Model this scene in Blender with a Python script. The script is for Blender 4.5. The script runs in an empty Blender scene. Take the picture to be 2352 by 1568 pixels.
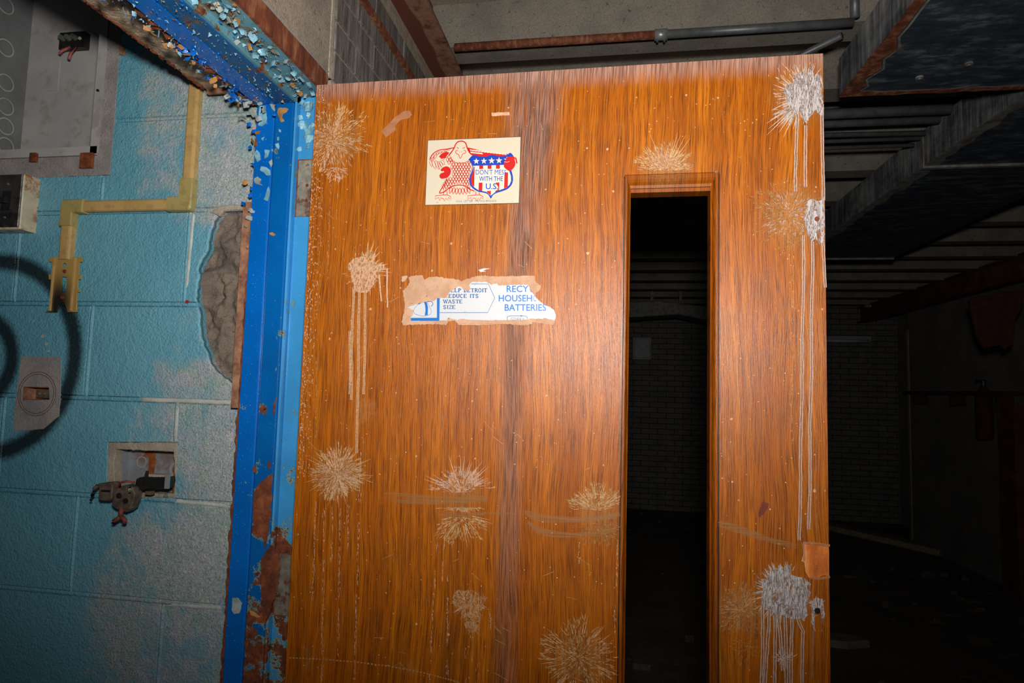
import bpy, math, random
import numpy as np
from mathutils import Vector, Matrix
from mathutils.geometry import delaunay_2d_cdt
sc = bpy.context.scene
COL = sc.collection
H = 1.46                                  # eye height above the floor
F, PX, PY = 1400.0, 1176.0, 784.0         # lens in pixels of a 2352 x 1568 frame

# ---------------------------------------------------------------- camera, light, exposure
def _ray(x, y): return np.array([(x-PX)/F, (y-PY)/F, 1.0])
_Z = _ray(1680, -17700); _Z /= np.linalg.norm(_Z)
_Y = _ray(1400, 896); _Y -= _Z*(_Y@_Z); _Y /= np.linalg.norm(_Y)
_X = np.cross(_Y, _Z)
R3 = np.stack([_X, _Y, _Z])
cd = bpy.data.cameras.new('camera'); cam = bpy.data.objects.new('camera', cd); COL.objects.link(cam)
cd.sensor_width = 36; cd.lens = F/2352*36; cd.clip_start = 0.02
_m = Matrix.Identity(4)
for i, c in enumerate((np.array([1, 0, 0]), np.array([0, -1, 0]), np.array([0, 0, -1]))):
    v = R3 @ c
    for k in range(3): _m[k][i] = v[k]
_m[2][3] = H
cam.matrix_world = _m
sc.camera = cam
w = bpy.data.worlds.new('world'); sc.world = w; w.use_nodes = True
w.node_tree.nodes['Background'].inputs[0].default_value = (0.55, 0.6, 0.7, 1)
w.node_tree.nodes['Background'].inputs[1].default_value = 0.045
def lamp(name, loc, aim, energy, size, angle, blend, col):
    ld = bpy.data.lights.new(name, 'SPOT'); ld.energy = energy; ld.shadow_soft_size = size
    ld.spot_size = math.radians(angle); ld.spot_blend = blend; ld.color = col
    lo = bpy.data.objects.new(name, ld); COL.objects.link(lo); lo.location = loc
    lo.rotation_euler = (Vector(aim)-Vector(loc)).to_track_quat('-Z', 'Y').to_euler(); return lo
lamp('flash_lamp', (0.02, -0.02, H+0.16), (-0.16, 1.06, H+0.62), 88, 0.045, 136, 1.0, (1.0, 0.97, 0.92))
sc.view_settings.view_transform = 'Standard'; sc.view_settings.look = 'None'
sc.view_settings.gamma = 1; sc.view_settings.use_curve_mapping = False
sc.view_settings.exposure = 0.0

# ---------------------------------------------------------------- helpers
def W(x, y): return R3 @ _ray(x, y)
def on_x(x, y, X): d = W(x, y); d = d*X/d[0]; return Vector((d[0], d[1], d[2]+H))
def on_y(x, y, Y): d = W(x, y); d = d*Y/d[1]; return Vector((d[0], d[1], d[2]+H))
def on_z(x, y, Z): d = W(x, y); d = d*Z/d[2]; return Vector((d[0], d[1], d[2]+H))   # Z above the eye
DA = np.array([-0.568366, 1.062117, 0.573272]); DB = np.array([0.345561, 1.050537, 0.573272])
DX = (DB-DA)/0.914; DN = np.array([-DX[1], DX[0], 0])
def dd(x, y):                              # a point of the door's face: (across, height)
    r = W(x, y); p = r*((DN@DA)/(DN@r))
    return ((p-DA)@DX, p[2]+H)
YW = 1.14                                  # face of the blue block wall
def wl(x, y): p = on_y(x, y, YW); return (p[0], p[2])

def c(r, g, b):
    f = lambda v: (v/255)/12.92 if v/255 <= 0.04045 else ((v/255+0.055)/1.055)**2.4
    return (f(r), f(g), f(b), 1)

def inpoly(p, poly):
    x, y = p; r = False; n = len(poly); j = n-1
    for i in range(n):
        xi, yi = poly[i]; xj, yj = poly[j]
        if (yi > y) != (yj > y) and x < (xj-xi)*(y-yi)/(yj-yi)+xi: r = not r
        j = i
    return r
def seg_resample(poly, step, jit=0, rng=None):
    out = []
    for i in range(len(poly)):
        a = poly[i]; b = poly[(i+1) % len(poly)]; L = math.dist(a, b); n = max(1, int(L/step))
        for k in range(n):
            t = k/n; q = [a[0]+(b[0]-a[0])*t, a[1]+(b[1]-a[1])*t]
            if jit and k: q[0] += rng.uniform(-jit, jit); q[1] += rng.uniform(-jit, jit)
            out.append(tuple(q))
    return out

class MB:
    def __init__(s): s.v = []; s.f = []; s.m = []
    def add(s, vs, fs, m=0):
        o = len(s.v); s.v += [tuple(q) for q in vs]
        for f in fs: s.f.append(tuple(o+i for i in f)); s.m.append(m)
    def box(s, a, b, m=0):
        x0, y0, z0 = a; x1, y1, z1 = b
        s.add([(x0,y0,z0),(x1,y0,z0),(x1,y1,z0),(x0,y1,z0),(x0,y0,z1),(x1,y0,z1),(x1,y1,z1),(x0,y1,z1)],
              [(0,3,2,1),(4,5,6,7),(0,1,5,4),(1,2,6,5),(2,3,7,6),(3,0,4,7)], m)
    def bevbox(s, a, b, bev, m=0):         # box with its front (low y) edges bevelled
        x0, y0, z0 = a; x1, y1, z1 = b; e = bev
        s.add([(x0+e,y0,z0+e),(x1-e,y0,z0+e),(x1-e,y0,z1-e),(x0+e,y0,z1-e),
               (x0,y0+e,z0),(x1,y0+e,z0),(x1,y0+e,z1),(x0,y0+e,z1),(x0,y1,z0),(x1,y1,z0),(x1,y1,z1),(x0,y1,z1)],
              [(0,1,2,3),(4,5,1,0),(5,6,2,1),(6,7,3,2),(7,4,0,3),(8,9,5,4),(9,10,6,5),(10,11,7,6),(11,8,4,7),(11,10,9,8)], m)
    def plate(s, outer, holes=(), t=0.002, xf=None, m=0, y0=0.0, bev=0.0):
        """flat piece cut from an outline (2D), lying in x/z, front at y0, back at y0+t"""
        vs = []; es = []
        for poly in [outer]+list(holes):
            o = len(vs); n = len(poly); vs += [Vector(q) for q in poly]
            es += [(o+i, o+(i+1) % n) for i in range(n)]
        cv, _, cf, *_r = delaunay_2d_cdt(vs, es, [], 0, 1e-6)
        keep = []
        for f in cf:
            g = (sum(cv[i][0] for i in f)/len(f), sum(cv[i][1] for i in f)/len(f))
            if inpoly(g, outer) and not any(inpoly(g, h) for h in holes): keep.append(tuple(f))
        if not keep: return
        used = sorted({i for f in keep for i in f}); idx = {o: i for i, o in enumerate(used)}; n = len(used)
        V = [(cv[i][0], y0, cv[i][1]) for i in used]
        fs = [tuple(idx[i] for i in f) for f in keep]
        cnt = {}
        for f in fs:
            for k in range(len(f)): cnt[(f[k], f[(k+1) % len(f)])] = 1
        bd = [e for e in cnt if (e[1], e[0]) not in cnt]
        if t:
            if bev:
                nx = {}
                for a, b in bd:
                    dx, dz = V[b][0]-V[a][0], V[b][2]-V[a][2]; L = math.hypot(dx, dz) or 1
                    for q in (a, b): nx.setdefault(q, []).append((-dz/L, dx/L))
                B = {q: (sum(a for a, _ in l)/len(l), sum(b for _, b in l)/len(l)) for q, l in nx.items()}
                back = [(p[0], y0+t, p[2]) for p in V]
                mid = [(p[0], y0+bev, p[2]) for p in V]
                V = [(p[0]+B[i][0]*bev, p[1], p[2]+B[i][1]*bev) if i in B else p for i, p in enumerate(V)]
                V = V+mid+back
                fs = fs+[(a, a+n, b+n, b) for a, b in bd]+[(a+n, a+2*n, b+2*n, b+n) for a, b in bd]
            else:
                V = V+[(p[0], y0+t, p[2]) for p in V]
                fs = fs+[(a, a+n, b+n, b) for a, b in bd]
        fs = [tuple(reversed(f)) if False else f for f in fs]
        s.add([xf(p) for p in V] if xf else V, fs, m)
    def ribbon(s, pts, wd, y=0.0, m=0, closed=False, wd2=None):
        n = len(pts); V = []
        for i in range(n):
            if closed: a = pts[i-1]; b = pts[(i+1) % n]
            else: a = pts[max(0, i-1)]; b = pts[min(n-1, i+1)]
            dx, dz = b[0]-a[0], b[1]-a[1]; L = math.hypot(dx, dz) or 1
            h = (wd if wd2 is None else wd+(wd2-wd)*i/max(1, n-1))/2
            V += [(pts[i][0]-dz/L*h, y, pts[i][1]+dx/L*h), (pts[i][0]+dz/L*h, y, pts[i][1]-dx/L*h)]
        k = n if closed else n-1
        s.add(V, [(2*i, 2*i+1, (2*i+3) % (2*n), (2*i+2) % (2*n)) for i in range(k)], m)
    def tube(s, pts, r, seg=10, m=0, cap=True):
        pts = [Vector(p) for p in pts]; n = len(pts); rr = r if isinstance(r, (list, tuple)) else [r]*n
        o = len(s.v); up = Vector((0, 0, 1)); V = []
        for i in range(n):
            d = (pts[min(n-1, i+1)]-pts[max(0, i-1)]).normalized()
            u = d.cross(up if abs(d.z) < 0.9 else Vector((1, 0, 0))).normalized(); v2 = d.cross(u)
            for k in range(seg):
                a = 2*math.pi*k/seg; V.append(pts[i]+(u*math.cos(a)+v2*math.sin(a))*rr[i])
        fs = [(i*seg+k, i*seg+(k+1) % seg, (i+1)*seg+(k+1) % seg, (i+1)*seg+k) for i in range(n-1) for k in range(seg)]
        if cap: fs += [tuple(range(seg-1, -1, -1)), tuple((n-1)*seg+k for k in range(seg))]
        s.add(V, fs, m)
    def disc(s, cx, cz, r, y0, y1, seg=14, m=0, r2=None):
        r2 = r if r2 is None else r2
        V = [(cx+r*math.cos(2*math.pi*k/seg), y1, cz+r*math.sin(2*math.pi*k/seg)) for k in range(seg)]
        V += [(cx+r2*math.cos(2*math.pi*k/seg), y0, cz+r2*math.sin(2*math.pi*k/seg)) for k in range(seg)]
        s.add(V, [(k, (k+1) % seg, seg+(k+1) % seg, seg+k) for k in range(seg)]+[tuple(range(seg, 2*seg))], m)
    def build(s, name, mats, parent=None, smooth=False, **props):
        me = bpy.data.meshes.new(name); me.from_pydata(s.v, [], s.f)
        for q in (mats if isinstance(mats, (list, tuple)) else [mats]): me.materials.append(q)
        if any(s.m): me.polygons.foreach_set('material_index', s.m)
        if smooth: me.polygons.foreach_set('use_smooth', [True]*len(s.f))
        me.update(); fix(me)
        o = bpy.data.objects.new(name, me); COL.objects.link(o)
        if parent is not None: o.parent = parent
        for k, v in props.items(): o[k] = v
        return o
import bmesh
def fix(me):
    bm = bmesh.new(); bm.from_mesh(me); bmesh.ops.recalc_face_normals(bm, faces=bm.faces); bm.to_mesh(me); bm.free()
def empty(name, loc, rz=0, **props):
    o = bpy.data.objects.new(name, None); o.empty_display_size = 0.1; COL.objects.link(o)
    o.location = loc; o.rotation_euler = (0, 0, rz)
    for k, v in props.items(): o[k] = v
    return o
def thing(name, loc, label, cat, rz=0, **kw): return empty(name, loc, rz, label=label, category=cat, **kw)
def copy(o, parent=None, **props):
    q = o.copy(); COL.objects.link(q); q.parent = parent
    for k, v in props.items(): q[k] = v
    return q
def rel(e):                                # world -> the local space of an unrotated parent
    l = Vector(e.location); return lambda p: tuple(Vector(p)-l)

# ---------------------------------------------------------------- material nodes
class NT:
    def __init__(s, name, rough=0.6, metal=0.0):
        s.mat = bpy.data.materials.new(name); s.mat.use_nodes = True; s.t = s.mat.node_tree; s.n = s.t.nodes
        s.b = s.n['Principled BSDF']; s.b.inputs['Roughness'].default_value = rough; s.b.inputs['Metallic'].default_value = metal
        s._pos = None
    def set(s, sock, v):
        if isinstance(v, bpy.types.NodeSocket): s.t.links.new(v, sock)
        elif v is not None:
            if hasattr(sock.default_value, '__len__') and not hasattr(v, '__len__'): v = (v,)*len(sock.default_value)
            if hasattr(sock.default_value, '__len__') and len(sock.default_value) == 3 and len(v) == 4: v = v[:3]
            sock.default_value = v
    def pos(s):
        if not s._pos: s._pos = s.n.new('ShaderNodeNewGeometry').outputs['Position']
        return s._pos
    def obj(s): return s.n.new('ShaderNodeTexCoord').outputs['Object']
    def m(s, op, a, b=None, cc=None, clamp=False):
        q = s.n.new('ShaderNodeMath'); q.operation = op; q.use_clamp = clamp
        s.set(q.inputs[0], a)
        if b is not None: s.set(q.inputs[1], b)
        if cc is not None: s.set(q.inputs[2], cc)
        return q.outputs[0]
    def mapp(s, v, scale=(1, 1, 1), loc=(0, 0, 0)):
        q = s.n.new('ShaderNodeMapping'); s.set(q.inputs['Vector'], v); q.inputs['Scale'].default_value = scale; q.inputs['Location'].default_value = loc
        return q.outputs[0]
    def noise(s, v, scale=5, detail=3, rough=0.55, dist=0.0, lac=2.0):
        q = s.n.new('ShaderNodeTexNoise'); s.set(q.inputs['Vector'], v); q.inputs['Scale'].default_value = scale
        q.inputs['Detail'].default_value = detail; q.inputs['Roughness'].default_value = rough; q.inputs['Distortion'].default_value = dist
        return q.outputs['Fac']
    def voro(s, v, scale=5, feature='F1'):
        q = s.n.new('ShaderNodeTexVoronoi'); q.feature = feature; s.set(q.inputs['Vector'], v); q.inputs['Scale'].default_value = scale
        return q.outputs['Distance']
    def ss(s, x, a, b, lo=0.0, hi=1.0):
        q = s.n.new('ShaderNodeMapRange'); q.interpolation_type = 'SMOOTHSTEP'; s.set(q.inputs[0], x)
        q.inputs[1].default_value = a; q.inputs[2].default_value = b; q.inputs[3].default_value = lo; q.inputs[4].default_value = hi
        return q.outputs[0]
    def mix(s, f, a, b, mode='MIX'):
        q = s.n.new('ShaderNodeMix'); q.data_type = 'RGBA'; q.blend_type = mode
        s.set(q.inputs[0], f); s.set(q.inputs[6], a); s.set(q.inputs[7], b); return q.outputs[2]
    def ramp(s, x, stops):
        q = s.n.new('ShaderNodeValToRGB'); s.set(q.inputs[0], x); e = q.color_ramp.elements
        e[0].position, e[0].color = stops[0]; e[1].position, e[1].color = stops[-1]
        for p, col in stops[1:-1]: k = e.new(p); k.color = col
        return q.outputs[0]
    def xyz(s, v):
        q = s.n.new('ShaderNodeSeparateXYZ'); s.set(q.inputs[0], v); return q.outputs
    def comb(s, x, y, z):
        q = s.n.new('ShaderNodeCombineXYZ')
        for i, v in enumerate((x, y, z)): s.set(q.inputs[i], v)
        return q.outputs[0]
    def bump(s, h, strength=0.5, dist=0.002):
        q = s.n.new('ShaderNodeBump'); s.set(q.inputs['Height'], h); q.inputs['Strength'].default_value = strength; q.inputs['Distance'].default_value = dist
        s.t.links.new(q.outputs[0], s.b.inputs['Normal'])
    def out(s, col=None, rough=None, metal=None):
        if col is not None: s.set(s.b.inputs['Base Color'], col)
        if rough is not None: s.set(s.b.inputs['Roughness'], rough)
        if metal is not None: s.set(s.b.inputs['Metallic'], metal)
        return s.mat

def plain(name, col, rough=0.6, metal=0.0, var=0.25, scale=30, bump=0.2, bscale=200, dirt=None, dscale=8, damt=0.5, bdist=0.001):
    k = NT(name, rough, metal); p = k.pos()
    n = k.noise(p, scale, 4); d = tuple(x*(1-var) for x in col[:3])+(1,); l = tuple(min(1, x*(1+var)) for x in col[:3])+(1,)
    col2 = k.mix(k.ss(n, 0.3, 0.7), d, l)
    if dirt: col2 = k.mix(k.m('MULTIPLY', k.ss(k.noise(p, dscale, 6, 0.65), 0.5, 0.62), damt), col2, dirt)
    if bump: k.bump(k.noise(p, bscale, 3), bump, bdist)
    return k.out(col2)

def mk_oak(name, dark=1.0):
    k = NT(name); p = k.obj(); X, Y, Z = k.xyz(p)
    warp = k.m('MULTIPLY', k.m('SUBTRACT', k.noise(k.mapp(p, (5, 1, 1.5)), 1, 3), 0.5), 0.06)
    xs = k.m('ADD', X, warp)
    q = k.comb(xs, Y, Z)
    broad = k.noise(k.mapp(q, (20, 1, 0.6)), 1, 3)
    streak = k.noise(k.mapp(q, (120, 1, 1.8)), 1, 5, 0.66)
    fine = k.noise(k.mapp(q, (620, 1, 15.0)), 1, 4, 0.62)
    pore = k.noise(k.mapp(q, (900, 1, 16)), 1, 2, 0.6)
    col = k.ramp(streak, [(0.22, c(128, 60, 2)), (0.42, c(170, 86, 3)), (0.58, c(198, 106, 6)), (0.8, c(224, 138, 32))])
    col = k.mix(k.ss(broad, 0.38, 0.68, 0.0, 0.5), col, c(158, 74, 4))
    col = k.mix(k.m('MULTIPLY', k.ss(fine, 0.54, 0.36), 0.72), col, c(84, 36, 2))
    col = k.mix(k.m('MULTIPLY', k.ss(pore, 0.40, 0.30), 0.55), col, c(84, 38, 8))
    col = k.mix(k.m('MULTIPLY', k.ss(pore, 0.66, 0.74), 0.45), col, c(240, 176, 96))
    # weathered grey band in the veneer
    up = k.ss(Z, 1.60, 2.04)
    bc = k.m('ADD', k.m('ADD', 0.402, k.m('MULTIPLY', up, 0.026)), k.m('MULTIPLY', k.m('SUBTRACT', k.noise(k.mapp(p, (1, 1, 5)), 1, 2), 0.5), 0.012))
    bx = k.m('ABSOLUTE', k.m('SUBTRACT', X, bc))
    bw = k.m('ADD', 0.022, k.m('MULTIPLY', up, 0.036))
    band = k.m('MULTIPLY', k.ss(k.m('DIVIDE', bx, bw), 1.25, 0.35), k.ss(k.noise(k.mapp(q, (150, 1, 7)), 1, 5, 0.7), 0.28, 0.58))
    band = k.m('MULTIPLY', band, k.ss(Z, 0.9, 1.9, 0.45, 0.95))
    wcol = k.mix(k.ss(fine, 0.4, 0.6), c(86, 54, 48), c(158, 114, 118))
    col = k.mix(band, col, wcol)
    # chalky wash dried around each burst
    haze = None
    for hx, hz, hr, ha in HAZE:
        d = k.m('SQRT', k.m('ADD', k.m('POWER', k.m('SUBTRACT', X, hx), 2), k.m('POWER', k.m('SUBTRACT', Z, hz), 2)))
        v = k.ss(d, hr, hr*0.25, 0, ha); haze = v if haze is None else k.m('MAXIMUM', haze, v)
    haze = k.m('MULTIPLY', haze, k.ss(k.noise(k.mapp(p, (260, 1, 200)), 1, 5, 0.7), 0.34, 0.62))
    col = k.mix(haze, col, c(172, 134, 100))
    # dust worn along the top edge
    tn = k.m('ADD', Z, k.m('MULTIPLY', k.m('SUBTRACT', k.noise(k.mapp(q, (70, 1, 12)), 1, 4, 0.7), 0.5), 0.045))
    top = k.m('MULTIPLY', k.ss(tn, 1.990, 2.030), 0.9)
    col = k.mix(top, col, k.mix(k.ss(fine, 0.4, 0.6), c(128, 88, 92), c(190, 142, 144)))
    dust = k.m('MULTIPLY', k.ss(k.noise(k.mapp(p, (300, 1, 90)), 1, 4, 0.75), 0.58, 0.72), k.ss(k.noise(k.mapp(p, (8, 1, 5)), 1, 4), 0.35, 0.65))
    col = k.mix(k.m('MULTIPLY', dust, 0.5), col, c(196, 150, 104))
    # faded scuffs
    sc1 = k.ss(k.noise(k.mapp(q, (11, 1, 9)), 1, 6, 0.7), 0.60, 0.74)
    col = k.mix(k.m('MULTIPLY', sc1, 0.35), col, c(190, 132, 92))
    # brown water stains towards the lower corner and the left stile
    st = k.m('MULTIPLY', k.ss(k.noise(k.mapp(q, (22, 1, 1.1)), 1, 5, 0.65), 0.47, 0.66), k.ss(Z, 1.35, 0.85))
    col = k.mix(k.m('MULTIPLY', st, 0.6), col, c(72, 40, 18))
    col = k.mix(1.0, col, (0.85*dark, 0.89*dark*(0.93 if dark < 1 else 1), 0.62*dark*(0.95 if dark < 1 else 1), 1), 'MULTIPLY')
    h = k.m('ADD', k.m('MULTIPLY', fine, 0.7), k.m('MULTIPLY', k.noise(k.mapp(p, (900, 1, 40)), 1, 2), 0.5))
    k.b.inputs['Specular IOR Level'].default_value = 0.38
    k.bump(h, 0.5, 0.0011)
    rg = k.m('ADD', 0.40, k.m('MULTIPLY', k.m('MAXIMUM', band, top), 0.35))
    return k.out(col, rg)

def mk_bluewall():
    k = NT('teal_block_paint', 0.42); p = k.pos(); X, Y, Z = k.xyz(p)
    zr = k.m('SUBTRACT', Z, H)
    big = k.noise(p, 6, 6, 0.62); mid = k.noise(p, 26, 6, 0.72); fin = k.noise(p, 160, 4, 0.7)
    base = k.mix(k.ss(k.noise(p, 3, 3), 0.35, 0.65), c(96, 158, 178), c(110, 172, 192))
    base = k.mix(k.m('MULTIPLY', k.ss(fin, 0.60, 0.72), 0.35), base, c(190, 215, 220))
    base = k.mix(k.m('MULTIPLY', k.ss(fin, 0.40, 0.28), 0.35), base, c(40, 84, 100))
    # efflorescence: strongest near the door frame and low down
    right = k.ss(X, -1.16, -0.80)
    low = k.m('MULTIPLY', k.ss(zr, -0.12, -0.36), k.ss(X, -1.16, -0.93))
    hi = k.m('MULTIPLY', k.ss(zr, 0.30, 0.42), k.ss(X, -1.10, -0.98))
    midz = k.m('MULTIPLY', k.ss(zr, 0.0, 0.08), k.ss(zr, 0.36, 0.28))
    right = k.m('SUBTRACT', right, k.m('MULTIPLY', midz, 0.55))
    g = k.m('ADD', k.m('MULTIPLY', k.m('MAXIMUM', right, k.m('MAXIMUM', low, k.m('MULTIPLY', hi, 0.85))), 0.38), k.m('SUBTRACT', k.m('ADD', k.m('MULTIPLY', big, 0.72), k.m('MULTIPLY', mid, 0.50)), 0.16))
    eff = k.ss(g, 0.60, 0.86)
    ecol = k.ramp(k.noise(p, 14, 5, 0.7), [(0.3, c(128, 158, 158)), (0.45, c(160, 170, 162)), (0.58, c(172, 168, 176)), (0.75, c(212, 210, 200))])
    ecol = k.mix(k.ss(k.noise(p, 150, 5, 0.75), 0.48, 0.36, 0, 0.7), ecol, c(104, 124, 124))
    ecol = k.mix(k.m('MULTIPLY', k.ss(k.noise(p, 60, 6, 0.8), 0.52, 0.70), 0.7), ecol, c(214, 210, 196))
    col = k.mix(k.m('MULTIPLY', eff, 0.88), base, ecol)
    col = k.mix(k.m('MULTIPLY', k.m('MULTIPLY', k.ss(k.noise(p, 330, 3, 0.8), 0.54, 0.66), eff), 0.75), col, c(220, 218, 206))
    col = k.mix(k.m('MULTIPLY', k.m('MULTIPLY', k.ss(k.noise(p, 260, 3, 0.8), 0.46, 0.34), eff), 0.7), col, c(84, 104, 106))
    # chips down to grey-brown
    chip = k.m('MULTIPLY', k.ss(k.noise(p, 55, 6, 0.75), 0.66, 0.70), k.ss(g, 0.60, 0.70))
    col = k.mix(k.m('MULTIPLY', chip, 0.8), col, c(96, 78, 70))
    # sprayed black rings
    def ring(cx, cy, r, wd, px=0.00084):
        ce = wl(cx, cy)
        d = k.m('SQRT', k.m('ADD', k.m('POWER', k.m('SUBTRACT', X, ce[0]), 2), k.m('POWER', k.m('SUBTRACT', Z, ce[1]), 2)))
        e = k.m('ABSOLUTE', k.m('SUBTRACT', d, r))
        e = k.m('ADD', e, k.m('MULTIPLY', k.m('SUBTRACT', k.noise(p, 130, 3, 0.8), 0.5), wd*0.5))
        return k.ss(e, wd, wd*0.25)
    r1 = abs(wl(-20, 820)[0]-wl(172, 820)[0]); r2 = abs(wl(-55, 825)[0]-wl(28, 825)[0])
    sp = k.m('MAXIMUM', ring(-20, 818, r1, 0.030), ring(-55, 825, r2, 0.030))
    col = k.mix(k.m('MULTIPLY', sp, 0.93), col, c(12, 14, 14))
    h = k.m('ADD', k.m('MULTIPLY', k.noise(p, 210, 3, 0.6), 1.0), k.m('MULTIPLY', k.noise(p, 60, 3), 0.8))
    k.bump(h, 0.8, 0.004)
    rg = k.m('ADD', 0.36, k.m('MULTIPLY', eff, 0.4))
    return k.out(col, rg)

def mk_framepaint(name, top, under, rust_amt, axis_low=0.12, rough=0.28):
    """paint over a primer over rust, lost in patches; more rust low on the jamb"""
    k = NT(name, rough); p = k.pos(); X, Y, Z = k.xyz(p)
    zr = k.m('SUBTRACT', Z, H)
    n1 = k.noise(p, 22, 6, 0.65, 0.3); n2 = k.noise(p, 70, 5, 0.7)
    low = k.ss(zr, -0.08, -0.5)
    g = k.m('ADD', k.m('MULTIPLY', n1, 0.7), k.m('ADD', k.m('MULTIPLY', n2, 0.3), k.m('MULTIPLY', low, axis_low)))
    t0 = 0.66-rust_amt
    col = k.mix(k.ss(k.noise(p, 7, 3), 0.35, 0.7), top, tuple(x*0.78 for x in top[:3])+(1,))
    col = k.mix(k.ss(g, t0-0.03, t0-0.02), col, under)
    rc = k.ramp(k.noise(p, 60, 5, 0.7), [(0.3, c(58, 26, 14)), (0.5, c(108, 50, 24)), (0.7, c(150, 82, 40))])
    r = k.ss(g, t0, t0+0.012)
    col = k.mix(r, col, rc)
    spk = k.ss(k.noise(p, 420, 2, 0.6), 0.70, 0.75)
    col = k.mix(k.m('MULTIPLY', spk, 0.6), col, c(190, 215, 225))
    k.bump(k.m('ADD', k.m('MULTIPLY', k.ss(g, t0-0.035, t0-0.015), -1.0), k.m('MULTIPLY', k.noise(p, 180, 3), 0.25)), 0.7, 0.0012)
    return k.out(col, k.m('ADD', rough, k.m('MULTIPLY', r, 0.5)))

def mk_rust(name, a, b, cc, scale=40, streak=False, rough=0.75):
    k = NT(name, rough); p = k.pos()
    v = k.mapp(p, (1, 1, 0.25)) if streak else p
    n = k.noise(v, scale, 6, 0.7)
    col = k.ramp(n, [(0.3, a), (0.5, b), (0.72, cc)])
    k.bump(k.noise(p, 160, 4, 0.7), 0.5, 0.0015)
    return k.out(col)

def mk_concrete(name, a, b, dk, scale=9, bscale=120, bstr=0.6, bdist=0.003, pits=True):
    k = NT(name, 0.85); p = k.pos()
    col = k.mix(k.ss(k.noise(p, scale, 6, 0.65), 0.35, 0.65), a, b)
    if pits: col = k.mix(k.m('MULTIPLY', k.ss(k.noise(p, scale*9, 5, 0.7), 0.60, 0.68), 0.8), col, dk)
    col = k.mix(k.m('MULTIPLY', k.ss(k.noise(p, scale*28, 3, 0.7), 0.55, 0.35), 0.4), col, dk)
    k.bump(k.noise(p, bscale, 6, 0.7), bstr, bdist)
    return k.out(col)

def mk_duct(name):
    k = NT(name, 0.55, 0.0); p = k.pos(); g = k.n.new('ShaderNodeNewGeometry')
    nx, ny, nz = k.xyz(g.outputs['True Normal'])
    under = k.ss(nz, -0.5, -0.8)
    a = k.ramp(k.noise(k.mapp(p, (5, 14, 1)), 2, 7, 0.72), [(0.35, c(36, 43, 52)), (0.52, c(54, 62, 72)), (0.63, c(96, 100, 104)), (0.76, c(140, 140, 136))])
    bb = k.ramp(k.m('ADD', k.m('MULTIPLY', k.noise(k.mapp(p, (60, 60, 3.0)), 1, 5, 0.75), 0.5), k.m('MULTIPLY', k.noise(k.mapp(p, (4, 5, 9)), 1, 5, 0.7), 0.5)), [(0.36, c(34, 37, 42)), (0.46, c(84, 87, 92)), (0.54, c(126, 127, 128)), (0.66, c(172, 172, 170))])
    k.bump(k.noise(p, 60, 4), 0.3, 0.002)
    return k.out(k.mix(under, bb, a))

HAZE = [(dd(x, y)[0], dd(x, y)[1], r*0.00079, a) for x, y, r, a in ((768, 316, 90, .55), (1530, 385, 76, .5), (1845, 215, 90, .45), (1825, 495, 92, .5), (776, 1090, 70, .6), (1060, 1130, 64, .35), (1372, 1175, 64, .35), (1330, 1512, 84, .3), (1702, 1400, 66, .4), (1800, 1370, 80, .4), (838, 622, 44, .5))]
M = {}
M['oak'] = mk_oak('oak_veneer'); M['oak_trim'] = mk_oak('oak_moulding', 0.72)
M['wall'] = mk_bluewall()
M['blue'] = mk_framepaint('bright_blue_paint', c(0, 104, 196), c(110, 160, 176), 0.0, 0.02)
M['blue2'] = mk_framepaint('dull_blue_paint', c(0, 98, 176), c(96, 142, 150), 0.03, 0.15)
M['sky'] = mk_framepaint('sky_blue_paint', c(62, 152, 214), c(124, 150, 140), 0.04, 0.17)
M['sky2'] = mk_framepaint('flaking_sky_paint', c(96, 146, 162), c(108, 116, 92), 0.10, 0.0, 0.5)
M['blueh'] = mk_framepaint('header_blue_paint', c(4, 84, 138), c(70, 88, 100), 0.085, 0.0, 0.45)
M['rust'] = mk_rust('rust', c(60, 26, 14), c(112, 54, 28), c(156, 88, 46))
M['rustface'] = mk_rust('rusted_steel_face', c(70, 32, 18), c(112, 58, 34), c(164, 116, 84), 45, True)
M['rustpale'] = mk_rust('pale_rusted_steel', c(84, 44, 30), c(150, 104, 80), c(186, 140, 108), 34)
M['hinge'] = plain('worn_hinge_steel', c(168, 162, 146), 0.45, 0.4, 0.3, 60, 0.4, 160, c(104, 52, 26), 30, 0.8)
M['hinge2'] = plain('rusted_hinge_steel', c(120, 112, 100), 0.6, 0.2, 0.3, 60, 0.5, 160, c(84, 42, 22), 34, 1.0)
M['tanflake'] = plain('tan_flake', c(168, 120, 66), 0.7, 0, 0.35, 60, 0.3)
M['skyflake'] = plain('sky_flake', c(120, 168, 186), 0.4, 0, 0.25, 60, 0.2)
M['blueflake'] = plain('blue_flake', c(14, 100, 190), 0.3, 0, 0.25, 60, 0.2)
M['greyflake'] = plain('grey_flake', c(150, 160, 156), 0.6, 0, 0.3, 60, 0.2)
M['lintel'] = mk_concrete('rough_lintel_concrete', c(196, 172, 144), c(156, 134, 110), c(92, 62, 42), 12, 60, 1.0, 0.010)
M['panelconc'] = mk_concrete('pale_concrete', c(176, 162, 144), c(146, 134, 120), c(92, 82, 74), 8, 260, 0.9, 0.003)
M['rubble'] = mk_concrete('broken_concrete', c(142, 124, 108), c(112, 102, 94), c(74, 64, 58), 14, 90, 0.9, 0.006)
M['plaster'] = mk_concrete('rough_plaster', c(196, 184, 164), c(168, 156, 138), c(112, 92, 74), 22, 160, 0.9, 0.004)
M['whitemortar'] = mk_concrete('whitened_mortar', c(208, 210, 202), c(184, 188, 182), c(130, 128, 118), 30, 200, 0.7, 0.002)
M['patch'] = mk_concrete('bare_grey_block', c(168, 160, 156), c(146, 140, 138), c(96, 88, 84), 20, 220, 0.8, 0.003)
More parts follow.
